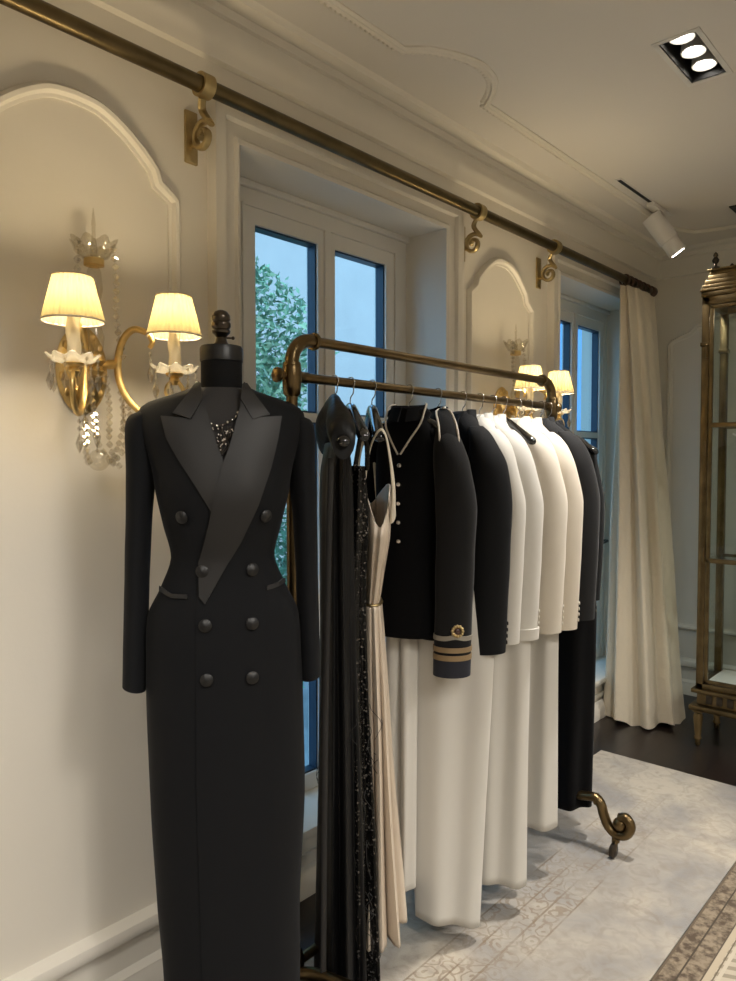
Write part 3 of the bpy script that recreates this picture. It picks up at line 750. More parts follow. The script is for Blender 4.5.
nk = thing('necklace', 'dark jewelled bib necklace at the coat neckline', 'necklace', OC, RZC)
def chest(x, z): return front(x, z, .97, .004)+Vector((0, -.007, 0))
line = [(-.030, 1.539), (-.022, 1.531), (-.010, 1.527), (.002, 1.529), (.012, 1.535), (.022, 1.540), (.030, 1.547), (.034, 1.556)]
MB().tube([chest(*p) for p in line], .0014, 6).build('chain', M['bronze'], nk)
bd = MB()
for x, z in line: bd.sphere(chest(x, z), rr.uniform(.0022, .0038), 8)
for k in range(34):
    z = rr.uniform(1.466, 1.528); wd = .026*max(0, (z-1.455)/.075)
    x = -.004+rr.uniform(-wd, wd)+.010*sin((1.53-z)*70)
    bd.sphere(chest(x, z), rr.uniform(.0014, .0030), 7)
bd.build('stones', M['silver'], nk)
fl = MB()
for q in range(5):
    x0, z0 = rr.uniform(-.02, .02), 1.526
    fl.tube([chest(x0, z0), chest(x0*.7+.006*(-1)**q, 1.505), chest(x0*.4-.008*(-1)**q, 1.485), chest(-.004+x0*.2, 1.466)], .0011, 5)
fl.build('filigree', M['bronze'], nk)

# ------------------------------------------------------------------ clothes rail
YR = -.42; XA, XB = 1.243, 2.585; ZB, ZT, ZL = 1.662, 1.756, .175
ra = thing('clothes_rail', 'antique brass garment rail on scroll feet with castors', 'clothes rail', ((XA+XB)/2, YR, FZ))
wm = dict(world=True)
MB().cyl((XA, YR, ZB), (XB, YR, ZB), .0125, 18).build('hanging_bar', M['brass'], ra, **wm)
MB().cyl((XA+.075, YR, ZT), (XB-.075, YR, ZT), .0135, 18).build('top_bar', M['brass'], ra, **wm)
MB().cyl((XA, YR, ZL), (XB, YR, ZL), .0125, 18).build('lower_bar', M['brass'], ra, **wm)
for sx, X in ((1, XA), (-1, XB)):
    MB().cyl((X, YR, .16), (X, YR, ZB), .0145, 18).build('post', M['brass'], ra, **wm)
    el = MB()
    arc = [(X, YR, ZB+.03)]+[(X+sx*.062*(1-cos(a)), YR, ZT-.062+.062*sin(a)) for a in [PI/2*k/10 for k in range(11)]]+[(X+sx*.078, YR, ZT)]
    el.tube(arc, .0175, 16)
    el.lathe([(.0, -.004), (.0215, -.004), (.0235, 0), (.0215, .008), (.0, .008)], (X, YR, ZT-.068), 18)
    el.lathe([(.0, -.006), (.0215, -.006), (.0235, 0), (.0215, .006), (.0, .006)], (X+sx*.076, YR, ZT), 18, 'X')
    el.build('elbow', M['brass'], ra, **wm)
    tee = MB().lathe([(.0155, -.05), (.021, -.044), (.0235, -.02), (.0245, 0), (.0235, .02), (.021, .03), (.018, .034)], (X, YR, ZB), 18)
    tee.lathe([(.0, 0), (.018, 0), (.018, .008), (.015, .012), (.015, .036), (.0, .036)] if sx > 0 else [(.0, 0), (.018, 0), (.018, -.008), (.015, -.012), (.015, -.036), (.0, -.036)], (X+sx*.014, YR, ZB), 16, 'X')
    tee.build('tee_joint', M['brass'], ra, **wm)
    kn = MB().cyl((X, YR, ZB), (X-sx*.042, YR, ZB), .008, 12)
    kn.lathe([(.0, 0), (.011, 0), (.019, .010), (.019, .016), (.012, .021), (.0, .022)] if sx < 0 else [(.0, 0), (.011, 0), (.019, -.010), (.019, -.016), (.012, -.021), (.0, -.022)], (X-sx*.034, YR, ZB), 18, 'X')
    kn.build('end_knob', M['brass'], ra, **wm)
    lt = MB().lathe([(.0155, -.04), (.023, -.034), (.026, -.01), (.026, .012), (.022, .03), (.0155, .036)], (X, YR, ZL), 18)
    lt.build('lower_joint', M['brass'], ra, **wm)
    for sy in (1, -1):
        # scroll foot: leaves the post, rises, drops in an S and curls up round a ball
        pts = [(0, .135), (.04, .165), (.09, .182), (.15, .194), (.195, .200), (.216, .182), (.228, .145), (.247, .108), (.28, .088), (.315, .10), (.330, .134), (.312, .160), (.288, .154)]
        P3 = catmull([(X, YR+sy*u, v) for u, v in pts], 5)
        n = len(P3); rad = [.018-.003*abs(i/n-.5) for i in range(n)]
        ft = MB().tube(P3, rad, 14, flat=((1, 0, 0), 1.15))
        ft.sphere((X, YR+sy*.290, .130), .026, 16)
        ft.lathe([(.0, -.004), (.021, -.004), (.023, .004), (.0, .004)], (X, YR+sy*.20, .196), 14, 'Y')
        foot = ft.build('scroll_foot', M['brass'], ra, **wm)
        yc = YR+sy*.274
        ca = MB().cyl((X, yc, .085), (X, yc, .060), .0145, 14).tube([(X, yc, .066), (X-.010, yc, .052), (X-.020, yc, .036)], .011, 10)
        ca.build('castor_fork', M['brass'], ra, **wm)
        MB().lathe([(.0, -.010), (.020, -.010), (.026, -.006), (.026, .006), (.020, .010), (.0, .010)], (X-.020, yc, FZ+.026), 20, 'Y').build('castor_wheel', M['bronze'], ra, **wm)

# ------------------------------------------------------------------ hangers and garments
HZ = 1.600     # hanger shoulder height
def garment_root(name, label, cat, x, th, group=None, z=HZ):
    return thing(name, label, cat, (x, YR, z), -PI/2-th, group)
def hanger(x, th, label, half=.205, drop=.085, knob=True):
    """local +x = the end nearest the room"""
    h = garment_root('clothes_hanger', label, 'hanger', x, th, 'black hangers on the brass rail')
    sec = [(-half, -drop, .016, .014), (-half*.9, -drop*.92, .019, .014), (-half*.6, -drop*.58, .015, .012), (-half*.25, -drop*.2, .013, .013), (0, .002, .015, .016), (half*.25, -drop*.2, .013, .013), (half*.6, -drop*.58, .015, .012), (half*.9, -drop*.92, .019, .014), (half, -drop, .016, .014)]
    rg = []
    for i, (xx, zz, ry, rz_) in enumerate(sec): rg.append([(xx, ry*cos(a), zz+rz_*sin(a)) for a in [2*PI*k/14 for k in range(14)]])
    subsurf(MB().rings(rg).build('shoulder_bar', M['hanger'], h, sharp=80), 1)
    # hook: in the plane across the bar
    zb = ZB-HZ
    ux, uy = cos(PI/2+0), sin(PI/2+0)
    # bar axis in local coordinates is world X: the hook opens across it
    ax = Vector((-sin(th), cos(th), 0)); cr_ = Vector((cos(th), sin(th), 0))
    rr_ = .0155
    pts = [Vector((0, 0, .0)), Vector((0, 0, .022)), cr_*.010+Vector((0, 0, .034))]
    for k in range(11):
        a = lerp(-.18*PI, 1.12*PI, k/10)
        pts.append(cr_*(rr_*cos(a))+Vector((0, 0, zb+rr_*sin(a))))
    MB().tube(catmull(pts, 3), .0016, 8).build('hook', M['chrome'], h)
    return h

def jacket(name, label, x, th, mat, L=.66, sl=.68, half=.19, bf=.105, bb=.075, group=None, collar='notch', cmat=None, sl_y=.022, sl_r=(.042, .052), sp=1.0, dz=0, cuff=None, flare=0):
    j = garment_root(name, label, 'jacket', x, th, group, HZ+dz)
    tab = [(.010, .050, .030, .026), (-.004, .070, .036, .028), (-.024, min(.110, half*.64), .042, .030), (-.047, min(.150, half*.82), .048, .033), (-.070, half*.94, .054, .036), (-.11, half*1.0, .064, .044), (-.18, half, .082, .058), (-.28, half*.96, bf, bb), (-.42, half*.90, bf*.95, bb*.95), (-L*.85, half*.98, bf, bb*1.02), (-L, half*1.02+flare, bf*1.02+flare*.5, bb*1.04)]
    def rg(z, n=72):
        a, f_, b_ = interp(tab, z); out = []
        for i in range(n):
            t = 2*PI*i/n; c_, s_ = cos(t), sin(t); p = .85
            out.append(Vector((a*math.copysign(abs(c_)**p, c_), (f_ if s_ < 0 else b_)*math.copysign(abs(s_)**p, s_), z)))
        return out
    zz = [lerp(.012, -L, (i/48)**1.1) for i in range(49)]
    solid(MB().rings([rg(z) for z in zz], (False, False)).build('body', mat, j, sharp=80), .004, -1)
    def fr(xx, z):
        a, f_, b_ = interp(tab, z); u = min(abs(xx/a), .985); p = 2/.85
        return Vector((xx, -f_*(1-u**p)**(1/p), z))
    for sg in (1, -1):
        rows = [(-.040, sg*(half-.050), 0, .018, .022), (-.060, sg*(half-.026), .002, .030, .032), (-.095, sg*(half), .006, .038, .041), (-.16, sg*(half+.016), .014, sl_r[0]+.001, sl_r[1]-.003), (-.28, sg*(half+.026), sl_y+.010, sl_r[0], sl_r[1]+.002), (-.45, sg*(half+.030), sl_y+.006, sl_r[0]-.002, sl_r[1]-.001), (-sl, sg*(half+.026), sl_y-.001, sl_r[0]-.005, sl_r[1]-.004)]
        R_ = []
        for i in range(44):
            t = i/43; z = lerp(-.040, -sl, t**1.35); cx, cy, rx, ry = interp(rows, z)
            ww = .02*sin(32*z+1)*max(0, sin(PI*t))
            R_.append([Vector((cx+rx*cos(a), cy+ry*(1+ww*cos(2*a))*sin(a), z)) for a in [2*PI*k/36 for k in range(36)]])
        s_ = MB().rings(R_, (True, False)).build('sleeve', mat, j, sharp=70)
        if sg > 0: near = s_; nr = rows
    cm = cmat or mat
    if collar == 'notch':
        c1 = []
        for i in range(15):
            a = lerp(-.16*PI, 1.16*PI, i/14)
            c1.append([Vector((r_*cos(a), r_*.52*sin(a)+.004+.010*(z > .01), z)) for r_, z in ((.046, -.004), (.047, .014), (.053, .017), (.070, -.006), (.084, -.026))])
        MB().rings(c1).build('collar', cm, j, sharp=70)
        for sg in (1, -1):
            MB().patch([(sg*.055, .005), (sg*.085, -.035), (sg*.105, -.085), (sg*.075, -.17), (sg*.004, -.30), (sg*.002, -.26), (sg*.03, -.10)], fr, .001 + (.004 if sg > 0 else 0), .004, .02).build('lapel', cm, j, sharp=60)
    elif collar == 'stand':
        c1 = []
        for i in range(19):
            a = lerp(-.44*PI, 1.44*PI, i/18)
            c1.append([Vector((r_*cos(a), r_*.62*sin(a)-.002-(.02 if z < 0 else 0)*max(0, -sin(a)), z-.012*max(0, -sin(a))-.010*(z < 0))) for r_, z in ((.054, -.012), (.050, .018), (.054, .019), (.064, -.012))])
        MB().rings(c1).build('collar', cm, j, sharp=70)
    j['_n'] = 0; del j['_n']
    return j, near, nr, fr
def sleeve_pt(nr, z, a):
    cx, cy, rx, ry = interp(nr, z); return Vector((cx+rx*cos(a), cy+ry*sin(a), z))
def sleeve_band(nr, z0, z1, off, wave=0):
    R_ = []
    for q, z in ((0, z0), (1, lerp(z0, z1, .5)), (2, z1)):
        cx, cy, rx, ry = interp(nr, z)
        R_.append([Vector((cx+(rx+off)*cos(a), cy+(ry+off)*sin(a), z+wave*math.exp(-(a/.35)**2 if a < PI else -((2*PI-a)/.35)**2))) for a in [2*PI*k/40 for k in range(40)]])
    R2 = []
    for q, z in ((0, z1), (1, lerp(z0, z1, .5)), (2, z0)):
        cx, cy, rx, ry = interp(nr, z)
        R2.append([Vector((cx+(rx-.001)*cos(a), cy+(ry-.001)*sin(a), z+wave*math.exp(-(a/.35)**2 if a < PI else -((2*PI-a)/.35)**2))) for a in [2*PI*k/40 for k in range(40)]])
    return MB().rings(R_+R2, loop=True)
def cuff_buttons(parent, nr, sl, a, mat, n=4, r_=.0065):
    for k in range(n):
        p = sleeve_pt(nr, -sl+.03+.019*k, a); c = interp(nr, -sl+.03+.019*k); n_ = Vector((p.x-c[0], p.y-c[1], 0)).normalized()
        MB().lathe([(.0, 0), (r_*.7, 0), (r_, .002), (r_*.8, .004), (.0, .0045)], seg=12).xf(Matrix.Translation(p) @ n_.to_track_quat('Z', 'Y').to_matrix().to_4x4()).build('cuff_button', mat, parent)

def trousers(name, label, x, y, th, mat, ztop, hem, r1, r2, group=None, ph=0, slant=0.0):
    """pressed trousers hung from the waist, seen from the side; r1, r2: half width at thigh and hem"""
    g = thing(name, label, 'trousers', (x, y, hem), -PI/2-th, group)
    Ht = ztop-hem; waist = .09
    for sg in (1, -1):
        R_ = []
        for i in range(44):
            t = i/43; z = Ht*(1-t)
            ry = lerp(.032, r1, min(t/.3, 1)**.8) if t < .3 else lerp(r1, r2, ((t-.3)/.7)**1.2)
            rx = lerp(.060, .040, min(t*2, 1))
            cx = sg*lerp(waist*.47, .048, min(t*3, 1))
            ring_ = []
            for k in range(72):
                a = 2*PI*k/72; c_, s_ = cos(a), sin(a)
                px = rx*math.copysign(abs(c_)**1.15, c_); py = ry*math.copysign(abs(s_)**.95, s_)
                f = 1+.05*sin(3*a+ph+2.2*t)*min(t*2, 1)
                fold = .010*sin(py/ry*5.5+ph+sg+1.5*t)*min(t*2.5, 1)*abs(c_)
                ring_.append(Vector((cx+px*f+fold*math.copysign(1, c_), py*(1+.03*sin(4*t+ph)), z+(slant*py+.004*sin(2*a+ph))*t**6)))
            R_.append(ring_)
        solid(MB().rings(R_, (False, False)).build('leg', mat, g, sharp=75), .003, -1)
    rgw = [[Vector((waist*1.0*cos(a), 0.034*sin(a), z)) for a in [2*PI*k/40 for k in range(40)]] for z in (Ht-.005, Ht+.035)]
    solid(MB().rings(rgw, (False, False)).build('waistband', mat, g), .005, 0)
    return g

# --- three gowns at the near end, hung edge on
def gown_skirt(R, rows, mat, name, n=120, m=70, folds=9, amp=.10, ph=0, part=None, ztopf=None, parent=None, zb=0):
    out = []
    z0, z1 = rows[0][0], rows[-1][0]
    for i in range(m+1):
        t = i/m; z = lerp(z0, z1, t); ax, ay, cx, cy, fa = interp(rows, z)
        rg = []
        for k in range(n):
            a = 2*PI*k/n
            f = 1+fa*(sin(folds*a+ph+.7*sin(2*a))+.45*sin((folds*2-1)*a+ph*2+t*1.2)+.25*sin(3*a+5*t))
            zz = z
            if ztopf: zz = z+ztopf(a)*max(0, 1-t*3.0)**1.2
            rg.append(Vector((cx+ax*f*cos(a), cy+ay*f*sin(a), zz)))
        out.append(rg)
    return solid(MB().rings(out, (False, False)).build(name, mat, parent, sharp=80), .003, -1)

TH = math.radians
# gown one: black satin
g = garment_root('evening_gown', 'long black satin gown hanging first on the rail, beside the tuxedo coat', 'dress', 1.392, TH(40))
gown_skirt(None, [(-.10, .185, .024, 0, .004, .03), (-.18, .16, .038, 0, .004, .05), (-.40, .12, .044, 0, .008, .06), (-.62, .12, .046, 0, .010, .08), (-1.0, .15, .054, .0, .012, .11), (-1.50, .19, .062, .0, .012, .13)], M['bsatin'], 'skirt', folds=8, ph=1.0, parent=g)
hd_ = MB()
hr = []
for i in range(15):   # cowl of cloth laid over the hanger, near end
    t = i/14; xx = lerp(-.19, .215, t); pk = -.09*abs(xx/.2)**1.15
    hr.append([Vector((xx, (.028+.010*sin(9*t))*cos(a)*(1.1-.2*t), pk+.006+(.030+.006*sin(7*t+2))*sin(a)-.02*(a > PI)*abs(sin(a)))) for a in [2*PI*k/20 for k in range(20)]])
hd_.rings(hr); hd_.build('draped_neckline', M['bsatin'], g, sharp=80)
MB().tube(catmull([(.19, -.026, -.14), (.165, -.03, -.35), (.145, -.034, -.6), (.155, -.040, -.95), (.18, -.048, -1.45)], 5), .007, 8, flat=((1, 0, 0), .35)).build('satin_stripe', M['lapel'], g)
hanger(1.392, TH(40), 'black hanger under the long black satin gown', .235, .105)
# gown two: black sequins with feathers
g = garment_root('sequin_dress', 'black sequined dress with feather wisps, second on the rail', 'dress', 1.455, TH(38))
gown_skirt(None, [(-.16, .15, .028, 0, 0, .03), (-.30, .13, .045, 0, 0, .05), (-.50, .115, .045, 0, -.005, .06), (-.75, .13, .05, 0, -.005, .08), (-1.1, .165, .06, 0, 0, .10), (-1.50, .19, .068, 0, 0, .13)], M['sequin'], 'dress_body', folds=8, ph=2.0, parent=g)
for sg in (1, -1): MB().tube(catmull([(sg*.14, -.012, -.17), (sg*.185, 0, -.07), (sg*.17, .014, -.11), (sg*.14, .02, -.17)], 5), .006, 8, flat=((1, 0, 0), .4)).build('strap', M['sequin'], g)
fw = MB()
for k in range(95):
    a = rr.uniform(0, 2*PI); z = rr.uniform(-1.46, -.75); q = .15+.03*(-z-.7); p0 = Vector((q*cos(a), .058*sin(a), z)); d0 = Vector((cos(a), .5*sin(a), 0))
    l_ = rr.uniform(.03, .085)
    fw.tube(catmull([p0, p0+d0*l_*.35+Vector((0, rr.uniform(-.01, .01), -.01)), p0+d0*l_*.55+Vector((0, rr.uniform(-.02, .02), -l_*.6)), p0+d0*l_*.5+Vector((0, 0, -l_*1.2))], 3), .0008, 4)
fw.build('feather_fringe', M['feather'], g)
hanger(1.455, TH(38), 'black hanger holding the sequined dress', .215, .09)
# gown three: champagne halter
g = garment_root('satin_gown', 'champagne satin halter gown with thin belt, third on the rail', 'dress', 1.543, TH(43))
def hz(a):   # halter front high, armhole dipping on the sides
    return .0
gown_skirt(None, [(-.27, .125, .040, .02, .006, .02), (-.34, .142, .042, .015, .004, .03), (-.46, .11, .030, .01, -.002, .05), (-.532, .085, .025, .01, -.006, .04), ], M['champagne'], 'bodice', folds=10, ph=.4, parent=g,
           ztopf=lambda a: .06*abs(sin(a))**1.5-.05*max(0, cos(a))**3)
gown_skirt(None, [(-.536, .085, .028, .01, -.006, .04), (-.70, .105, .036, .01, -.004, .10), (-1.0, .14, .046, .01, 0, .15), (-1.40, .19, .072, .01, .0, .17)], M['champagne'], 'skirt', folds=11, ph=.4, parent=g)
MB().tube([(.01+.088*cos(2*PI*k/40), -.006+.031*sin(2*PI*k/40), -.533) for k in range(40)], .0035, 8, loop=True).build('belt', M['brass_pale'], g)
for sg in (1,):
    hp = catmull([(.06, -.036, -.30), (.125, -.034, -.21), (.175, -.024, -.12), (.203, -.006, -.074), (.205, .010, -.074), (.190, .024, -.12), (.15, .040, -.21), (.085, .047, -.30)], 6)
    nh = len(hp)
    MB().tube(hp, [.0055+.018*abs(2*i/(nh-1)-1)**2.5 for i in range(nh)], 10, flat=((0, 1, 0), .32)).build('halter_strap', M['champlin'], g)
MB().tube(catmull([(-.11, -.040, -.30), (-.17, -.020, -.12), (-.175, .006, -.085), (-.16, .022, -.14), (-.12, .03, -.28)], 6), .0055, 8).build('halter_strap', M['champlin'], g)
hanger(1.543, TH(43), 'black hanger inside the champagne gown', .205, .09)

# --- jackets
GD, GW = 'dark jackets on the brass rail', 'pale jackets on the brass rail'
jA, nA, rA, fA = jacket('military_jacket', 'black jacket with piped V neckline and silver buttons behind the champagne gown', 1.708, TH(-16), M['velvet'], L=.655, sl=.58, half=.098, bf=.085, bb=.045, group=GD, collar='stand', sl_r=(.030, .034), sl_y=-.012)
for sg in (1, -1):
    MB().tube(catmull([fA(sg*.004, -.128)+Vector((0, -.006, 0)), fA(sg*.030, -.085)+Vector((0, -.010, 0)), fA(sg*.050, -.045)+Vector((sg*.004, -.008, .004)), Vector((sg*.059, -.024, .0)), Vector((sg*.058, -.008, .016)), Vector((sg*.046, .016, .022))], 6), .0028, 8).build('neck_piping', M['piping'], jA)
for k in range(5):
    p = fA(.004, -.160-.054*k)+Vector((0, -.002, 0))
    MB().lathe([(.0, 0), (.0055, 0), (.007, .003), (.005, .006), (.0, .007)], seg=14).xf(Matrix.Translation(p) @ Vector((.3, -1, 0)).normalized().to_track_quat('Z', 'Y').to_matrix().to_4x4()).build('front_button', M['silver'], jA)
hanger(1.708, TH(-16), 'black hanger inside the jacket with the piped V neckline', .098, .05)
jB, nB, rB, fB = jacket('military_jacket', 'black military jacket with piped epaulette and striped gold cuff', 1.850, TH(46), M['velvet'], L=.665, sl=.755, half=.178, bf=.10, bb=.07, group=GD, collar='stand', sl_y=.016, sl_r=(.046, .056))
nB.data.materials[0] = M['charcoal']
# epaulette strap lying along the near shoulder
ep = MB(); epi = []
for xx, zz, hw in ((.068, .004, .012), (.080, -.002, .021), (.105, -.014, .024), (.140, -.032, .025), (.170, -.052, .026), (.192, -.078, .027), (.204, -.105, .027)):
    epi.append((xx, zz, hw))
ep.rings([[Vector((xx, .006+hw*q, zz+dz_)) for q, dz_ in ((-1, .0), (-.6, .010), (.6, .010), (1, .0), (.9, -.004), (-.9, -.004))] for xx, zz, hw in epi])
epo = ep.build('epaulette', M['black2'], jB)
edge = [Vector((xx, .006-hw, zz+.004)) for xx, zz, hw in epi][::-1]+[Vector((.061, .006, .008))]+[Vector((xx, .006+hw, zz+.004)) for xx, zz, hw in epi]
MB().tube(edge, .0032, 8).build('epaulette_piping', M['piping'], epo)
MB().sphere((.086, .006, .010), .0085, 12, (1, 1, .7)).build('epaulette_button', M['silver'], epo)
sleeve_band(rB, -.754, -.700, .0015).build('cuff', M['navy'], nB)
sleeve_band(rB, -.706, -.691, .0028).build('cuff_stripe', M['braid'], nB)
sleeve_band(rB, -.683, -.669, .0028).build('cuff_stripe', M['braid'], nB)
sleeve_band(rB, -.650, -.637, .0028, .006).build('cuff_stripe', M['braid2'], nB)
pb = sleeve_pt(rB, -.620, .10)+Vector((.002, 0, 0))
br = MB()
for k in range(12):
    a = 2*PI*k/12; br.sphere(pb+Vector((.002, .014*cos(a), .014*sin(a))), .0050, 8)
br.build('crest_ring', M['brass_pale'], nB)
MB().sphere(pb+Vector((.002, 0, 0)), .0095, 14, (.5, 1, 1)).build('crest_stone', M['garnet'], nB)
hanger(1.850, TH(46), 'black hanger inside the military jacket', .185, .08)
jC, nC, rC, fC = jacket('wool_jacket', 'plain black jacket between the military jacket and the white ones', 1.985, TH(38), M['black'], L=.70, sl=.715, half=.185, group=GD, sl_r=(.047, .064), sl_y=.010)
cuff_buttons(nC, rC, .715, 1.2, M['button'])
hanger(1.985, TH(38), 'black hanger inside the plain black jacket', .185, .08)
jD, nD, rD, fD = jacket('white_jacket', 'white jacket leftmost of the pale jackets', 2.085, TH(40), M['white'], L=.70, sl=.70, half=.180, group=GW, sl_r=(.042, .050), dz=-.006)
hanger(2.085, TH(40), 'black hanger inside the leftmost white jacket', .18, .08)
jE, nE, rE, fE = jacket('white_jacket', 'white jacket with turned-back cuff and pearl cuff buttons', 2.165, TH(37), M['white'], L=.70, sl=.70, half=.185, group=GW, sl_r=(.044, .054), dz=-.006)
sleeve_band(rE, -.70, -.665, .005).build('turned_cuff', M['white'], nE)
cuff_buttons(nE, rE, .70, 1.1, M['pearl'])
hanger(2.165, TH(37), 'black hanger inside the white jacket with turned-back cuff', .185, .08)
hanger(2.235, TH(30), 'black hanger with bare tip showing between the pale jackets', .20, .085)
jF, nF, rF, fF = jacket('ivory_jacket', 'ivory jacket squeezed behind the bare hanger tip', 2.330, TH(36), M['ivory'], L=.70, sl=.71, half=.182, group=GW, sl_r=(.042, .052), dz=-.006)
cuff_buttons(nF, rF, .71, 1.1, M['pearl'])
hanger(2.330, TH(36), 'black hanger inside the middle ivory jacket', .182, .08)
jG, nG, rG, fG = jacket('cream_jacket', 'cream jacket with cuff buttons, rightmost of the pale jackets', 2.410, TH(33), M['cream'], L=.70, sl=.71, half=.19, group=GW, sl_r=(.045, .056), dz=-.006)
cuff_buttons(nG, rG, .71, 1.05, M['pearl'])
hanger(2.410, TH(33), 'black hanger inside the rightmost cream jacket', .19, .08)
jH, nH, rH, fH = jacket('black_blazer', 'charcoal black blazer right of the cream jacket', 2.500, TH(26), M['charcoal'], L=.70, sl=.70, half=.19, group=GD, sl_r=(.045, .056))
cuff_buttons(nH, rH, .70, 1.0, M['silver'], 2)
hanger(2.500, TH(26), 'black hanger inside the charcoal blazer', .19, .08)
jI, nI, rI, fI = jacket('black_blazer', 'black blazer last on the rail, by the brass post', 2.562, TH(16), M['black2'], L=.69, sl=.64, half=.165, group=GD, sl_r=(.034, .044), dz=-.01)
hanger(2.562, TH(16), 'black hanger with knobbed tip past the last black blazer', .235, .115)

# --- trousers and skirts below the jackets
GT = 'white wide-leg trousers under the jackets'
w0 = trousers('wide_trousers', 'white wide-leg trousers half hidden behind the champagne gown', 1.690, -.410, TH(-16), M['white'], 1.10, .19, .038, .046, GT, .5)
w0.scale = (.5, .9, 1)
trousers('wide_trousers', 'white wide-leg trousers hanging below the striped gold cuff', 1.825, -.480, TH(52), M['white'], 1.24, .070, .132, .100, GT, 1.2, -.12)
trousers('wide_trousers', 'white wide-leg trousers below the white jackets, middle of the white legs', 2.055, -.520, TH(54), M['white'], 1.24, .105, .095, .088, GT, 2.2, -.05)
trousers('wide_trousers', 'white wide-leg trousers below the cream jacket, nearest the black trousers', 2.315, -.495, TH(56), M['white'], 1.24, .185, .088, .086, GT, 3.2)
trousers('black_trousers', 'black wide-leg trousers at the far end, above the brass foot', 2.625, -.485, TH(50), M['velvet'], 1.24, .140, .086, .080, None, .2)

# ------------------------------------------------------------------ vitrine
CX0, CX1, CY0, CY1 = 3.90, 4.235, -.552, -1.60
cb_ = thing('display_cabinet', 'tall brass and glass display cabinet at the right edge', 'display cabinet', ((CX0+CX1)/2, (CY0+CY1)/2, 0))
fr_ = MB(); pw = .036
for X in (CX0, CX1-pw):
    for Y in (CY0, CY1+pw):
        fr_.b2(X, X+pw, Y, Y-pw, .30, 2.27, .004)
        fr_.b2(X-.005, X+pw+.005, Y+.005, Y-pw-.005, 2.03, 2.05, .003)
for z0, z1 in ((.295, .325), (2.235, 2.275)):
    fr_.b2(CX0, CX0+pw, CY0, CY1, z0, z1, .003); fr_.b2(CX1-pw, CX1, CY0, CY1, z0, z1, .003); fr_.b2(CX0, CX1, CY0, CY0-pw, z0, z1, .003); fr_.b2(CX0, CX1, CY1+pw, CY1, z0, z1, .003)
fr_.build('frame', M['brass_cab'], cb_, **wm)
dr = MB()
for (a, b_) in ((CY0-.04, -1.065), (-1.08, CY1+.04)):
    for q in (a, b_+.018): dr.b2(CX0-.006, CX0+.012, q, q-.018, .33, 2.23, .003)
    for z in (.33, 2.212): dr.b2(CX0-.006, CX0+.012, a, b_, z, z+.018, .003)
    for z in (1.635, .955): dr.b2(CX0-.006, CX0+.012, a, b_, z-.012, z+.012, .003)
dr.build('door', M['brass_cab'], cb_, **wm)
gl = MB().b2(CX0+.002, CX0+.005, CY0-.05, CY1+.05, .33, 2.23).b2(CX0+.03, CX1-.03, CY0-.014, CY0-.017, .33, 2.23).b2(CX0+.03, CX1-.03, CY1+.014, CY1+.017, .33, 2.23).b2(CX1-.014, CX1-.017, CY0-.03, CY1+.03, .33, 2.23)
gl.build('glass_panels', M['vitrine'], cb_, **wm)
for z in (1.635, .955):
    sh_ = MB().b2(CX0+.016, CX1-.02, CY0-.022, CY1+.022, z-.004, z+.004, .001).build('shelf', M['vitrine'], cb_, **wm)
    e_ = MB().b2(CX0+.0135, CX0+.0215, CY0-.02, CY1+.02, z-.009, z+.006, .001).b2(CX1-.03, CX1-.0225, CY0-.02, CY1+.02, z-.009, z+.006, .001)
    e_.build('shelf_rail', M['brass_cab'], cb_, **wm)
top = MB()
for o, z0, z1 in ((.004, 2.275, 2.300), (.009, 2.300, 2.315), (.002, 2.315, 2.335), (-.008, 2.335, 2.360), (-.020, 2.360, 2.385), (-.026, 2.385, 2.405), (-.016, 2.405, 2.415)):
    top.b2(CX0-o, CX1+o, CY0+o, CY1-o, z0, z1, .004)
top.build('cornice', M['brass_cab'], cb_, **wm)
for X in (CX0+.03, CX1-.03):
    for Y in (CY0-.052, CY1+.052):
        MB().lathe([(.0, 0), (.02, 0), (.02, .006), (.008, .012), (.007, .022), (.015, .032), (.017, .042), (.011, .052), (.008, .056), (.012, .064), (.009, .074), (.0, .083)], (X, Y, 2.415), 16).build('finial', M['bronze'], cb_, **wm)
bs = MB().b2(CX0-.018, CX1+.018, CY0+.018, CY1-.018, .275, .296, .004).b2(CX0+.006, CX1-.006, CY0-.006, CY1+.006, .215, .28).b2(CX0-.026, CX1+.026, CY0+.026, CY1-.026, .185, .212, .005)
bs.build('base', M['brass_cab'], cb_, **wm)
fz_ = MB()
for k in range(20): fz_.b2(CX0+.001, CX0+.007, CY0-.05-.05*k, CY0-.05-.05*k-.03, .225, .268, .002)
fz_.build('frieze', M['bronze'], cb_, **wm)
for X in (CX0+.012, CX1-.012):
    for Y in (CY0-.012, CY1+.012):
        MB().lathe([(.0, .19), (.026, .19), (.028, .175), (.018, .168), (.022, .155), (.024, .148), (.015, .05), (.019, .042), (.019, .034), (.012, .026), (.014, .012), (.010, 0), (.0, 0)], (X, Y, 0), 16).build('leg', M['brass_cab'], cb_, **wm)
for z in (1.52, .98, 2.0):
    MB().cyl((CX0-.008, CY0-.030, z-.028), (CX0-.008, CY0-.030, z+.028), .006, 10).sphere((CX0-.008, CY0-.030, z+.033), .006, 8).sphere((CX0-.008, CY0-.030, z-.033), .006, 8).build('hinge', M['brass'], cb_, **wm)
MB().lathe([(.0, 0), (.030, 0), (.030, -.012), (.0, -.012)], (4.07, -.72, 2.234), 20).build('glowing_disc', M['lens'], cb_, **wm)  # small glowing disc under the cabinet top
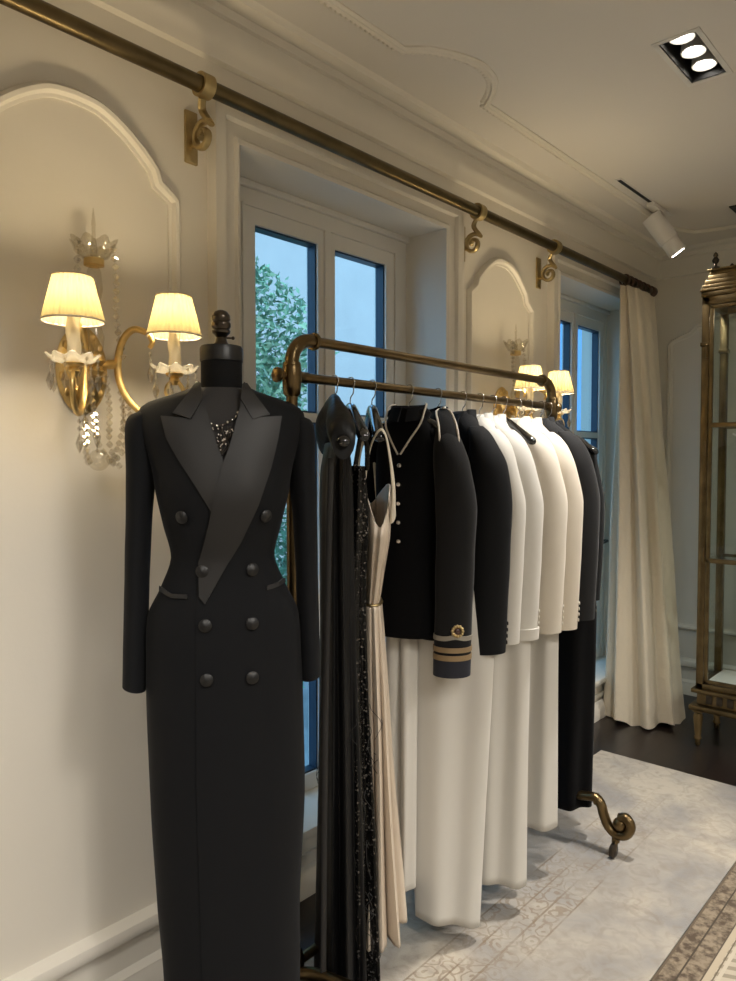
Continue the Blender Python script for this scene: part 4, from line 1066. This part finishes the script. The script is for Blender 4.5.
# things inside
tag(MB().b2(3.93, 4.20, -1.50, -.60, .326, .338, .003).build('display_board', M['board']), 'flat white display board on the cabinet floor', 'display board')
ns = thing('jewellery_stand', 'thin curved white display stand inside the cabinet', 'display stand', (4.05, -.73, .960))
MB().tube(catmull([(.02, -.03, 0), (.02, -.03, .25), (.02, -.028, .50), (.0, -.012, .585), (-.02, .06, .635)], 6), .0055, 8).build('stem', M['board'], ns)
MB().lathe([(.0, 0), (.04, 0), (.04, .008), (.0, .012)], (.02, -.03, 0), 18).build('base', M['board'], ns)
tag(MB().b2(3.97, 4.02, -.80, -.745, .960, 1.0, .004).build('jewellery_box', M['board']), 'small white box on the middle cabinet shelf', 'box')
tag(MB().b2(3.99, 4.06, -.83, -.76, .338, .37, .004).build('acrylic_block', M['clearglass']), 'small clear block on the white display board', 'block')

# ------------------------------------------------------------------ ceiling lights
def aim(o, tgt):
    o.rotation_euler = (Vector(tgt)-Vector(o.location)).to_track_quat('-Z', 'Y').to_euler()
def spot(loc, tgt, e, size=60, blend=.6, col=(1, .86, .68), rad=.03):
    l = bpy.data.lights.new('spot', 'SPOT'); l.energy = e; l.spot_size = math.radians(size); l.spot_blend = blend; l.color = col; l.shadow_soft_size = rad
    o = bpy.data.objects.new('spot_light', l); C.objects.link(o); o.location = loc; aim(o, tgt); return o

dl = thing('recessed_downlight', 'recessed three-lamp square ceiling spotlight', 'ceiling light', ((SX0+SX1)/2, (SY0+SY1)/2, H))
f = MB(); bx0, bx1, by0, by1 = SX0, SX1, SY0, SY1
for a in ((bx0-.012, bx0+.004, by0-.012, by1+.012), (bx1-.004, bx1+.012, by0-.012, by1+.012), (bx0, bx1, by0-.012, by0+.004), (bx0, bx1, by1-.004, by1+.012)): f.b2(*a, H-.003, H)
f.build('trim_frame', M['ltrack'], dl, **wm)
hsg = MB()
hsg.b2(bx0+.004, bx0+.008, by0+.004, by1-.004, H, H+.11).b2(bx1-.008, bx1-.004, by0+.004, by1-.004, H, H+.11).b2(bx0+.004, bx1-.004, by0+.004, by0+.008, H, H+.11).b2(bx0+.004, bx1-.004, by1-.008, by1-.004, H, H+.11).b2(bx0, bx1, by0, by1, H+.11, H+.115)
hsg.build('housing', M['dark'], dl, **wm)
for k in range(3):
    x = lerp(bx0, bx1, (k+.5)/3); y = (by0+by1)/2
    q = MB().lathe([(.030, .075), (.038, .045), (.040, .022), (.037, .020), (.030, .030), (.026, .034), (.02, .06)], (x, y, H), 24)
    lp = q.build('lamp_head', M['ltrack'], dl, **wm)
    MB().lathe([(.0, .034), (.024, .034), (.024, .038), (.0, .038)], (x, y, H), 24).build('lens', M['lens'], lp, world=False).matrix_parent_inverse = dl.matrix_basis.inverted()

tk = thing('track_spotlight', 'white cylindrical track spotlight near the far corner', 'spotlight', (3.80, -.353, H))
MB().b2(3.33, 4.0, -.366, -.340, H-.004, H-.0005).build('track', M['ltrack'], tk, **wm)
MB().b2(3.34, 3.72, -.3615, -.3445, H-.0052, H-.004).build('track_slot', M['dark'], tk, **wm)
MB().b2(3.72, 3.88, -.372, -.334, H-.024, H-.004, .003).cyl((3.82, -.353, H-.024), (3.82, -.350, H-.075), .009, 12).build('adapter', M['ltrack'], tk, **wm)
p0 = Vector((3.835, -.345, 2.665)); p1 = Vector((3.900, -.440, 2.505)); dirv = (p1-p0).normalized(); a0 = p0-dirv*.05
hd = MB().cyl(a0, p0+dirv*.105, .050, 28)
hd.build('lamp_body', M['ltrack'], tk, **wm)
pA = p0+dirv*.106; MB().tube([pA, pA+dirv*.075, pA+dirv*.075, pA+dirv*.06], [.045, .045, .038, .036], 28).build('snoot', M['ltrack'], tk, **wm)
MB().cyl(pA+dirv*.0755, pA+dirv*.077, .034, 24).build('lens', M['lens'], tk, **wm)
t2 = thing('track_rail', 'black piece of ceiling track at the right edge', 'light track', (4.10, -.66, H))
MB().b2(4.06, 4.5, -.668, -.625, H-.006, H-.0005).build('rail', M['dark'], t2, **wm)

# ------------------------------------------------------------------ light
W_ = bpy.data.worlds.new('sky'); bpy.context.scene.world = W_; W_.use_nodes = True
bg = W_.node_tree.nodes['Background']; bg.inputs[0].default_value = (.24, .52, .82, 1); bg.inputs[1].default_value = 2.7
sun = bpy.data.lights.new('sun', 'SUN'); sun.energy = 1.6; sun.angle = .3; sun.color = (1, .95, .86)
so = bpy.data.objects.new('sun', sun); C.objects.link(so); so.rotation_euler = Vector((.25, .75, -.62)).to_track_quat('-Z', 'Y').to_euler()
for a, c in (O1, O2):
    l = bpy.data.lights.new('window_portal', 'AREA'); l.shape = 'RECTANGLE'; l.size = c-a; l.size_y = OT-OB; l.cycles.is_portal = True
    o = bpy.data.objects.new('window_portal', l); C.objects.link(o); o.location = ((a+c)/2, T+.02, (OT+OB)/2); o.rotation_euler = (-PI/2, 0, 0)

WC = (1, .95, .88)
for k in range(3):
    x = lerp(bx0, bx1, (k+.5)/3)
    spot((x, (by0+by1)/2, H+.02), (x+(-.35, -.05, .25)[k], -.55, .7), 64, 66, .7, WC)
# unseen ceiling spots behind the photographer; the wide-cone ones are added fill
spot((.72, -2.35, H-.02), (.85, -.05, .45), 150, 56, .9, WC, .30)
spot((-.6, -1.5, H-.02), (.35, -.05, .4), 165, 66, .9, WC, .25)
spot((1.5, -2.7, H-.02), (1.95, -.5, .6), 10, 52, .8, WC, .06)
spot((2.9, -2.9, H-.02), (2.9, -1.4, .0), 130, 100, .8, WC, .08)
spot((.6, -3.6, H-.02), (.6, -3.3, .0), 170, 130, .8, WC, .1)
spot((3.2, -3.8, H-.02), (3.2, -3.5, .0), 210, 130, .8, WC, .1)
spot((-1.2, -3.0, H-.02), (-1.0, -2.8, .0), 200, 130, .8, WC, .1)
spot(tuple(pA+dirv*.085), tuple(p0+dirv*2), 25, 70, .8, WC)

# ------------------------------------------------------------------ camera
cd = bpy.data.cameras.new('camera'); cam = bpy.data.objects.new('camera', cd); C.objects.link(cam)
cd.sensor_fit = 'HORIZONTAL'; cd.sensor_width = 36; cd.lens = 36*737/736; cd.clip_start = .05
cam.location = (0, -1.775, 1.45); cam.rotation_euler = (math.radians(90-2.2), 0, math.radians(41.6-90))
S = bpy.context.scene; S.camera = cam
S.view_settings.view_transform = 'Standard'; S.view_settings.look = 'None'; S.view_settings.gamma = 1; S.view_settings.use_curve_mapping = False
S.view_settings.exposure = 0.36
S.cycles.use_denoising = True; S.cycles.max_bounces = 10; S.cycles.diffuse_bounces = 5; S.cycles.transparent_max_bounces = 24; S.cycles.sample_clamp_indirect = 4
